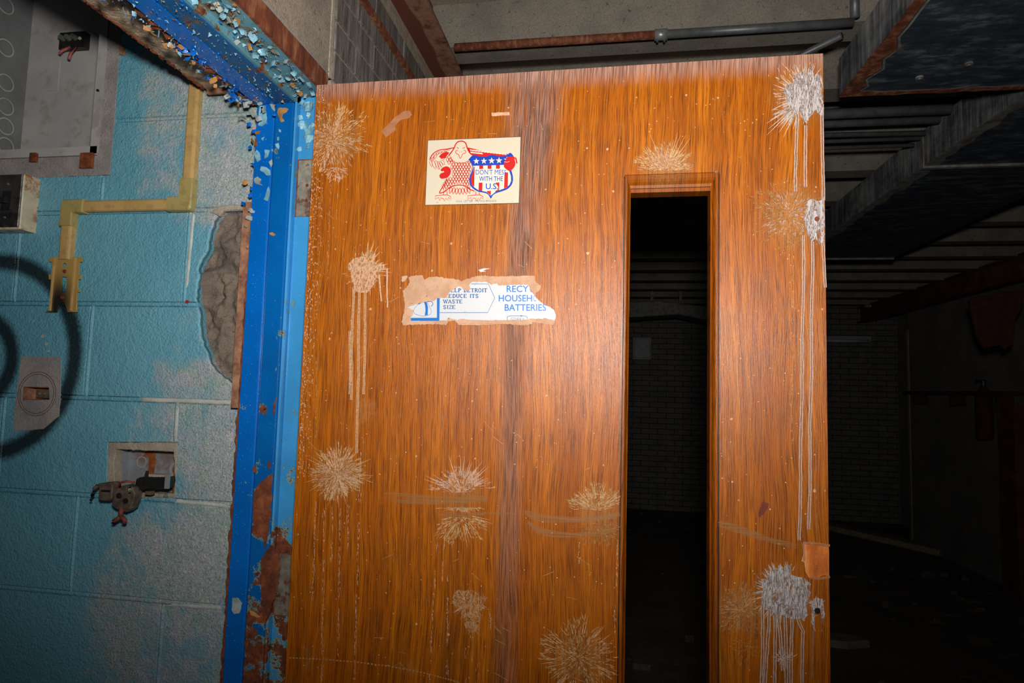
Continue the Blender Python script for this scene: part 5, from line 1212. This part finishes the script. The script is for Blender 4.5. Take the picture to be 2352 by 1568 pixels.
# --- receptacles hanging out of the box
def pt3(x, y, off): p = on_y(x, y, YW-off); return p
def recept(name, label, corners, off, thick, mat, extras):
    c0 = pt3(sum(p[0] for p in corners)/len(corners), sum(p[1] for p in corners)/len(corners), off)
    E_ = thing(name, tuple(c0), label, 'outlet')
    P2 = [(pt3(*p, off)[0]-c0[0], pt3(*p, off)[2]-c0[2]) for p in corners]
    if sum((P2[i][0]*P2[(i+1) % len(P2)][1]-P2[(i+1) % len(P2)][0]*P2[i][1]) for i in range(len(P2))) < 0: P2.reverse()
    q = MB(); q.plate(P2, [], thick, None, 0, -thick/2, 0.002); q.build('receptacle_body', mat, E_)
    f = lambda x, y, o2=0.0: (pt3(x, y, off)[0]-c0[0], -thick/2-o2, pt3(x, y, off)[2]-c0[2])
    extras(E_, f); return E_
def ex1(E_, f):
    a, b2 = f(244, 1122), f(263, 1128); q = MB(); q.box((a[0], a[1]-0.0015, b2[2]), (b2[0], a[1]+0.001, a[2])); q.build('plug_face', M['black'], E_)
    a, b2 = f(238, 1108), f(266, 1113); q = MB(); q.box((a[0], a[1]-0.002, b2[2]), (b2[0], a[1]+0.001, a[2])); q.build('mounting_strap', M['bakelite'], E_)
    q = MB(); q.tube([f(236, 1112), f(230, 1120, .003), f(225, 1134, .002), f(219, 1146)], [0.004, 0.0045, 0.004, 0.003], 8); q.build('wire_stub', M['darkwire'], E_, True)
recept('outlet', 'square brown outlet hanging at the left of the open box', [(238, 1108), (264, 1106), (268, 1112), (266, 1143), (262, 1148), (240, 1148), (235, 1144)], 0.030, 0.022, M['bakelite'], ex1)
def ex2(E_, f):
    for x, y in ((283, 1136), (298, 1148)): 
        p = f(x, y); q = MB(); q.disc(p[0], p[2], 0.006, p[1]-0.002, p[1]+0.001, 12, 0, 0.0055); q.build('plug_face', M['black'], E_)
    q = MB(); q.tube([f(289, 1166), f(288, 1176, .002), f(287, 1184)], [0.005, 0.0045, 0.004], 8); q.tube([f(287, 1184), f(279, 1189), f(271, 1194), f(270, 1198)], 0.0045, 8); q.tube([f(287, 1184), f(292, 1188), f(296, 1192), f(294, 1198)], 0.0045, 8)
    q.build('mounting_strap', M['redrust'], E_, True, label='forked red rusted strap')
    q = MB(); q.tube([f(306, 1118), f(312, 1122, .006), f(316, 1116, .008), f(310, 1128, .004)], 0.003, 8); q.build('wire_nut', M['cream'], E_, True)
    q = MB(); q.tube([f(285, 1116, .001), f(290, 1106, .006), f(304, 1102, .006), f(318, 1106)], 0.0022, 8); q.build('wire', M['redrust'], E_, True)
    p = f(284, 1114); q = MB(); q.disc(p[0], p[2], 0.003, p[1]-0.003, p[1]+0.002, 8, 0, 0.002); q.build('wire_tip', M['redplug'], E_)
recept('outlet', 'round-shouldered outlet hanging below the box on a forked red strap', [(278, 1118), (296, 1112), (312, 1118), (318, 1132), (315, 1148), (308, 1166), (298, 1174), (288, 1172), (270, 1164), (264, 1156), (268, 1142)], 0.034, 0.020, M['bakelite'], ex2)
def ex3(E_, f):
    a, b2 = f(350, 1092), f(392, 1095); q = MB(); q.box((a[0], a[1]+0.002, b2[2]), (b2[0], a[1]+0.02, a[2]+0.004)); q.build('dusty_top', M['plaster'], E_)
    q = MB(); q.tube([f(345, 1092, .0), f(347, 1086), f(349, 1080)], 0.003, 8); q.build('terminal', M['black'], E_)
    a, b2 = f(390, 1086), f(397, 1120); q = MB(); q.box((a[0], a[1]-0.001, b2[2]), (b2[0], a[1]+0.003, a[2])); q.build('mounting_strap', M['galv'], E_)
    q = MB(); q.box((f(342, 1126)[0], f(342, 1126)[1]+0.002, f(342, 1134)[2]), (f(356, 1126)[0], f(342, 1126)[1]+0.012, f(342, 1126)[2])); q.build('broken_lug', M['bakelite'], E_)
recept('outlet', 'black outlet block lying across the right half of the box', [(322, 1098), (330, 1094), (392, 1093), (394, 1104), (390, 1120), (336, 1124), (318, 1120)], 0.016, 0.024, M['black'], ex3)
p = pt3(378, 1138, 0.004); q = MB(); q.disc(0, 0, 0.0045, -0.003, 0.002, 12, 0, 0.003); o = q.build('screw_anchor', M['hinge']); o.location = (p[0], YW-0.001, p[2]); o['label'] = 'loose grey screw anchor under the open outlet box'; o['category'] = 'screw'

# ================================================================ OVERHEAD AND BEHIND THE DOOR
# --- rusty angle on the brick wall
q = MB(); q.box((XW-0.001, 1.135, H+0.868), (XW+0.010, 3.2, H+0.884)); q.box((XW-0.001, 1.135, H+0.884), (XW+0.003, 3.2, H+0.896))
o = q.build('steel_angle', M['rustface']); o['label'] = 'thin rusty steel angle along the grey brick wall'; o['category'] = 'steel angle'
# --- red steel beam on top of the wall
SBm = thing('steel_beam', (XW, 0, H+1.0), 'red oxide steel beam along the top of the brick wall', 'beam')
q = MB(); q.box((-0.10, -1.5, 0), (0.090, 7.8, 0.010)); q.build('lower_flange', M['redsteel2'], SBm)
q = MB(); q.box((-0.006, -1.5, 0.010), (0.006, 7.8, 0.18)); q.build('web', M['redsteel'], SBm)
q = MB(); q.box((-0.03, -1.5, 0.18), (0.008, 7.8, 0.189)); q.build('upper_flange', M['redsteel'], SBm)
# --- conduits
def conduit(p0, p1, r, mat, label, group=None, coup=None, mat2=None, cpos=0.0):
    E_ = thing('conduit', tuple(p0), label, 'conduit'); v = Vector(p1)-Vector(p0)
    if group: E_['group'] = group
    if coup is None:
        q = MB(); q.tube([(0, 0, 0), tuple(v)], r, 10); q.build('tube', mat, E_, True)
    else:
        q = MB(); q.tube([(0, 0, 0), tuple(v*coup)], r, 12); q.build('tube', mat2, E_, True, label='rusted half of the conduit')
        q = MB(); q.tube([tuple(v*coup), tuple(v)], r, 12); q.build('tube', mat, E_, True)
        u = v.normalized(); q = MB(); q.tube([tuple(v*coup-u*0.018), tuple(v*coup+u*0.018)], r*1.28, 12); q.build('coupling', M['conduitpale'], E_, True)
        for s in (-0.010, 0.010):
            c_ = v*coup+u*s; q = MB(); q.tube([tuple(c_-Vector((0, 0, r*1.2))), tuple(c_-Vector((0, 0, r*1.2+0.007)))], 0.0035, 8); q.build('set_screw', M['conduit'], E_)
    return E_
zr_ = 1.035; cp0 = on_z(1040, 106, zr_); cp1 = on_z(1950, 66, zr_); tx = (on_z(1517, 87, zr_)[0]+0.484)/(cp1[0]+0.484)
yc = (cp0[1]+cp1[1])/2-0.01
conduit((-0.484, yc, H+zr_), (cp1[0], yc, H+zr_), 0.0125, M['conduit'], 'half rusted conduit with a zinc coupling under the first ceiling rib', None, tx, M['rustface'])
d0 = on_z(1700, 160, 1.035); d1 = on_z(1938, 68, 1.03)
conduit((d0[0]-0.12, d0[1]+0.25, H+1.03), tuple(d1-Vector((-0.005, -0.03, 0))), 0.010, M['conduit'], 'slanting grey conduit rising to the duct corner behind the door')
h0 = on_y(1962, 60, yc); conduit((h0[0]+0.004, yc+0.004, H+1.05), (h0[0]+0.004, yc+0.004, H+1.19), 0.012, M['conduit'], 'short vertical grey hanger pipe beside the duct corner')
for i, (y, r, lab) in enumerate(((262, .019, 'thick grey conduit, highest of the parallel pipes right of the door'), (285, .015, 'second grey conduit below the thick one right of the door'), (309, .010, 'thin grey conduit, third of the parallel pipes right of the door'), (325, .008, 'thin grey conduit, fourth of the parallel pipes right of the door'), (340, .008, 'lowest thin grey conduit right of the door'))):
    p = on_z(1900, y, 1.02-0.006*i); yy = p[1]
    dz = (0.02 if i == 2 else 0.0)
    conduit((0.2, yy-dz, H+1.02-0.006*i), (1.17, yy+dz, H+1.02-0.006*i), r, M['conduit'], lab, 'parallel conduits right of the door')
# --- ducts
D1 = thing('duct', (0.655, -1.2, H+0.88), 'flat galvanised duct overhead with a rusty bottom edge, nearest duct', 'duct')
L_ = rel(D1); q = MB(); q.box((0, 0, 0.0), (1.9, 3.06, 0.115)); q.build('duct_body', M['duct'], D1)
rg = random.Random(61)
edge = []; n = 60
pts = [(-0.001, -0.0)]+[(0.022+0.012*rg.random()+(0.03 if 2.80 < k*3.06/n < 2.95 else 0)*rg.random(), k*3.06/n) for k in range(n-2)]+[(0.03, 2.96), (0.05, 3.0), (0.04, 3.025), (0.10, 3.042), (0.30, 3.040), (0.6, 3.047), (1.0, 3.05), (1.9, 3.052), (1.9, 3.062), (-0.001, 3.062)]
q = MB(); q.plate(seg_resample(pts, 0.03, 0.003, rg), [], 0.0015, lambda p: (p[0], p[2], -0.0022+p[1]), 0, 0.0); q.build('rusted_edge', M['rustface'], D1, label='brown rust band along the lower edge')
q = MB(); q.ribbon([(a+0.005, b_2-(0.006 if a > 0.06 else 0)) for a, b_2 in seg_resample(pts[1:-3], 0.03, 0.003, rg)[:-3]], 0.006, 0); q.v = [(v[0], v[2], -0.0028) for v in q.v]; q.build('white_fringe', M['ductpale'], D1)
for (x, y) in ((2225, 145), (2112, 177)):
    p = L_(on_z(x, y, 0.88)); q = MB(); q.tube([(p[0], p[1], 0), (p[0], p[1], -0.004)], 0.010, 12); q.tube([(p[0], p[1], -0.003), (p[0], p[1], -0.007)], 0.004, 8); q.build('screw_washer', M['ductpale'], D1)
D2 = thing('duct', (1.19, 1.88, H+0.90), 'long dusty duct running back to the right, farther duct', 'duct')
q = MB(); q.box((0, 0, 0), (0.60, 2.34, 0.14)); q.build('duct_body', M['duct'], D2)
q = MB(); q.box((-0.004, 0.64, -0.010), (0.604, 0.66, 0.145)); q.build('seam_flange', M['ductpale'], D2)
q = MB(); q.box((-0.004, 2.325, -0.010), (0.604, 2.345, 0.145)); q.build('end_flange', M['ductpale'], D2)
q = MB(); pts = [(0.0, 0.0)]+[(0.03+0.03*rg.random(), k*2.32/50) for k in range(50)]+[(0.0, 2.32)]
q.plate(pts, [], 0.0012, lambda p: (p[0], p[2], -0.0014+p[1]), 0, 0.0); q.build('dust_band', M['ductpale'], D2)
# --- beam along the right wall with hangers
zB = on_x(2352, 610, 2.95)[2]-H
B2 = thing('steel_beam', (2.95, 1.0, H+zB-0.10), 'dark red steel beam along the far right wall', 'beam')
q = MB(); q.box((-0.05, 0, 0.0), (0.05, 6.8, 0.012)); q.build('lower_flange', M['redsteel'], B2)
q = MB(); q.box((-0.006, 0, 0.012), (0.006, 6.8, 0.17)); q.build('web', M['redsteel'], B2)
q = MB(); q.box((-0.05, 0, 0.17), (0.05, 6.8, 0.182)); q.build('upper_flange', M['redsteel'], B2)
for (x, y0, y1, lab) in ((1993, 640, 706, 'pale stub hanging under the ceiling, left of two'), (2037, 636, 684, 'pale stub hanging under the ceiling, right of two')):
    p0 = on_x(x, y1, 2.9); q = MB(); q.bevbox((-0.03, -0.03, 0), (0.03, 0.03, H+1.19-p0[2]), 0.004)
    o = q.build('hanger_post', M['palewood']); o.location = p0; o['label'] = lab; o['category'] = 'hanger'
# torn canvas
cp = [on_y(x, y, 4.0) for x, y in [(2228, 690), (2245, 680), (2290, 672), (2330, 668), (2350, 665), (2352, 700), (2335, 730), (2328, 790), (2310, 802), (2302, 792), (2284, 795), (2264, 800), (2246, 772), (2238, 730)]]
c0 = cp[0]; q = MB(); P2 = [(p[0]-c0[0], p[2]-c0[2]) for p in cp]; P2.reverse(); q.plate(P2, [], 0.03, None, 0, 0, 0.008); o = q.build('torn_canvas', M['redcloth']); o.location = c0; o['label'] = 'dark red torn canvas hanging below the far right beam'; o['category'] = 'canvas'
# shelf and red extinguisher
p0, p1 = on_x(2100, 905, 3.05), on_x(2345, 905, 3.05)
SH = thing('wall_shelf', (3.1, p1[1], p0[2]), 'narrow dark shelf on the far right wall', 'shelf')
q = MB(); q.box((-0.16, 0, 0), (0, p0[1]-p1[1], 0.03)); q.build('board', M['redcloth'], SH)
for f_ in (0.1, 0.5, 0.9): q = MB(); q.box((-0.12, (p0[1]-p1[1])*f_, -0.10), (0, (p0[1]-p1[1])*f_+0.03, 0)); q.build('shelf_bracket', M['redcloth'], SH)
p = on_x(2256, 1010, 3.0); EX = thing('fire_extinguisher', (3.02, p[1], p[2]), 'dim red cylinder hanging under the far right shelf', 'extinguisher')
q = MB(); q.tube([(0, 0, 0), (0, 0, .02), (0, 0, .34), (0, 0, .40), (0, 0, .44)], [0.05, 0.06, 0.06, 0.04, 0.02], 12); q.build('cylinder', M['redcloth'], EX, True)
q = MB(); q.tube([(0, 0, .44), (0, 0, .48)], 0.016, 8); q.box((-0.05, -0.01, .47), (0.02, 0.01, .49)); q.build('valve', M['black'], EX)
p = on_x(2325, 930, 3.06); q = MB(); q.box((-0.05, -0.10, 0), (0.03, 0.10, p[2])); q.box((-0.06, -0.12, p[2]-0.06), (0.035, 0.12, p[2]))
o = q.build('wooden_post', M['redsteel']); o.location = (3.06, p[1], 0); o['label'] = 'dark reddish upright post against the far right wall'; o['category'] = 'post'
# light strip fixture on the far wall
p0, p1 = on_y(1885, 782, 7.7), on_y(2003, 775, 7.7); SFx = thing('strip_light', (p0[0], 7.72, p0[2]), 'unlit grey strip light fixture on the far wall right of the door', 'light fixture')
q = MB(); q.box((0, 0, 0), (p1[0]-p0[0], 0.1, 0.06)); q.build('housing', M['boxgrey'], SFx); q = MB(); q.tube([(0.03, -0.02, 0.0), (p1[0]-p0[0]-0.03, -0.02, 0.0)], 0.018, 10); q.build('tube', M['vinylwhite'], SFx, True)
# grey panel seen through the slot
p0, p1 = on_y(1452, 826, 7.82), on_y(1495, 776, 7.82); PN = thing('wall_cabinet', (p0[0], 7.83, p0[2]), 'small pale grey cabinet on the far wall seen through the slot', 'cabinet')
q = MB(); q.bevbox((0, -0.10, 0), (p1[0]-p0[0], 0, p1[2]-p0[2]), 0.01); q.build('cabinet_body', M['boxgrey'], PN)
q = MB(); q.bevbox((0.02, -0.112, 0.02), (p1[0]-p0[0]-0.02, -0.10, p1[2]-p0[2]-0.02), 0.004); q.build('cabinet_door', M['boxgrey2'], PN)
# sloping sheet metal seen high in the slot
sp = [on_y(x, y, 6.6) for x, y in [(1430, 694), (1510, 690), (1660, 708), (1660, 742), (1560, 722), (1430, 730)]]; c0 = sp[0]; P2 = [(p[0]-c0[0], p[2]-c0[2]) for p in sp]; P2.reverse()
q = MB(); q.plate(P2, [], 0.3, None, 0, 0, 0.01); q.box((0.3, 0.1, -0.02), (0.33, 0.13, H+SOFF-c0[2])); q.box((0.6, 0.1, -0.04), (0.63, 0.13, H+SOFF-c0[2])); o = q.build('duct_elbow', M['ductpale']); o.location = c0; o['label'] = 'pale bent duct section under the ceiling seen through the slot'; o['category'] = 'duct'
# --- floor litter
rg = random.Random(90); q = MB()
for _ in range(150):
    t = rg.random(); x = 3.05-abs(rg.gauss(0, 0.55)); y = rg.uniform(3.0, 7.7); 
    x = min(x, 2.85)
    if rg.random() < 0.3: x = rg.uniform(-0.3, 2.8); y = rg.uniform(2.2, 7.7)
    s = rg.uniform(0.01, 0.06)
    if y > 5.9 and x > 1.9: continue
    q.box((x, y, 0), (x+s*rg.uniform(.6, 2), y+s*rg.uniform(.6, 2), s*rg.uniform(.2, .9)))
o = q.build('rubble', M['floor']); o['kind'] = 'stuff'; o['label'] = 'scattered rubble on the dark floor'
def debris(name, lab, cat, cx_, cy_, outl_, th, mat, tilt):
    c0 = on_z(cx_, cy_, -H); q = MB(); P2 = [(a, b_2) for a, b_2 in outl_]; q.plate(P2, [], th, lambda p: (p[0], p[2], th-p[1]), 0, 0, th*0.3)
    o = q.build(name, mat); o.location = (c0[0], c0[1], 0.001); o['label'] = lab; o['category'] = cat; return o
debris('concrete_slab', 'broken pale slab lying on the floor right of the door', 'slab', 1928, 1478, [(-.14, -.06), (.02, -.08), (.16, -.02), (.10, .05), (-.05, .08), (-.15, .03)], 0.04, M['rib'], 0)
debris('leaf_scrap', 'brown scrap on the floor seen low in the slot', 'litter', 1465, 1515, [(-.06, -.01), (.0, -.03), (.07, .0), (.02, .025), (-.05, .02)], 0.008, M['rust'], 0)
b0 = on_z(1960, 1165, -H); q = MB(); q.bevbox((-0.6, -0.09, 0), (0.6, 0.09, 0.06), 0.01); o = q.build('fallen_board', M['palewood']); o.location = (2.75, 6.9, 0.001); o.rotation_euler = (0, 0, -0.9); o['label'] = 'grey board lying on the floor by the far right wall'; o['category'] = 'board'
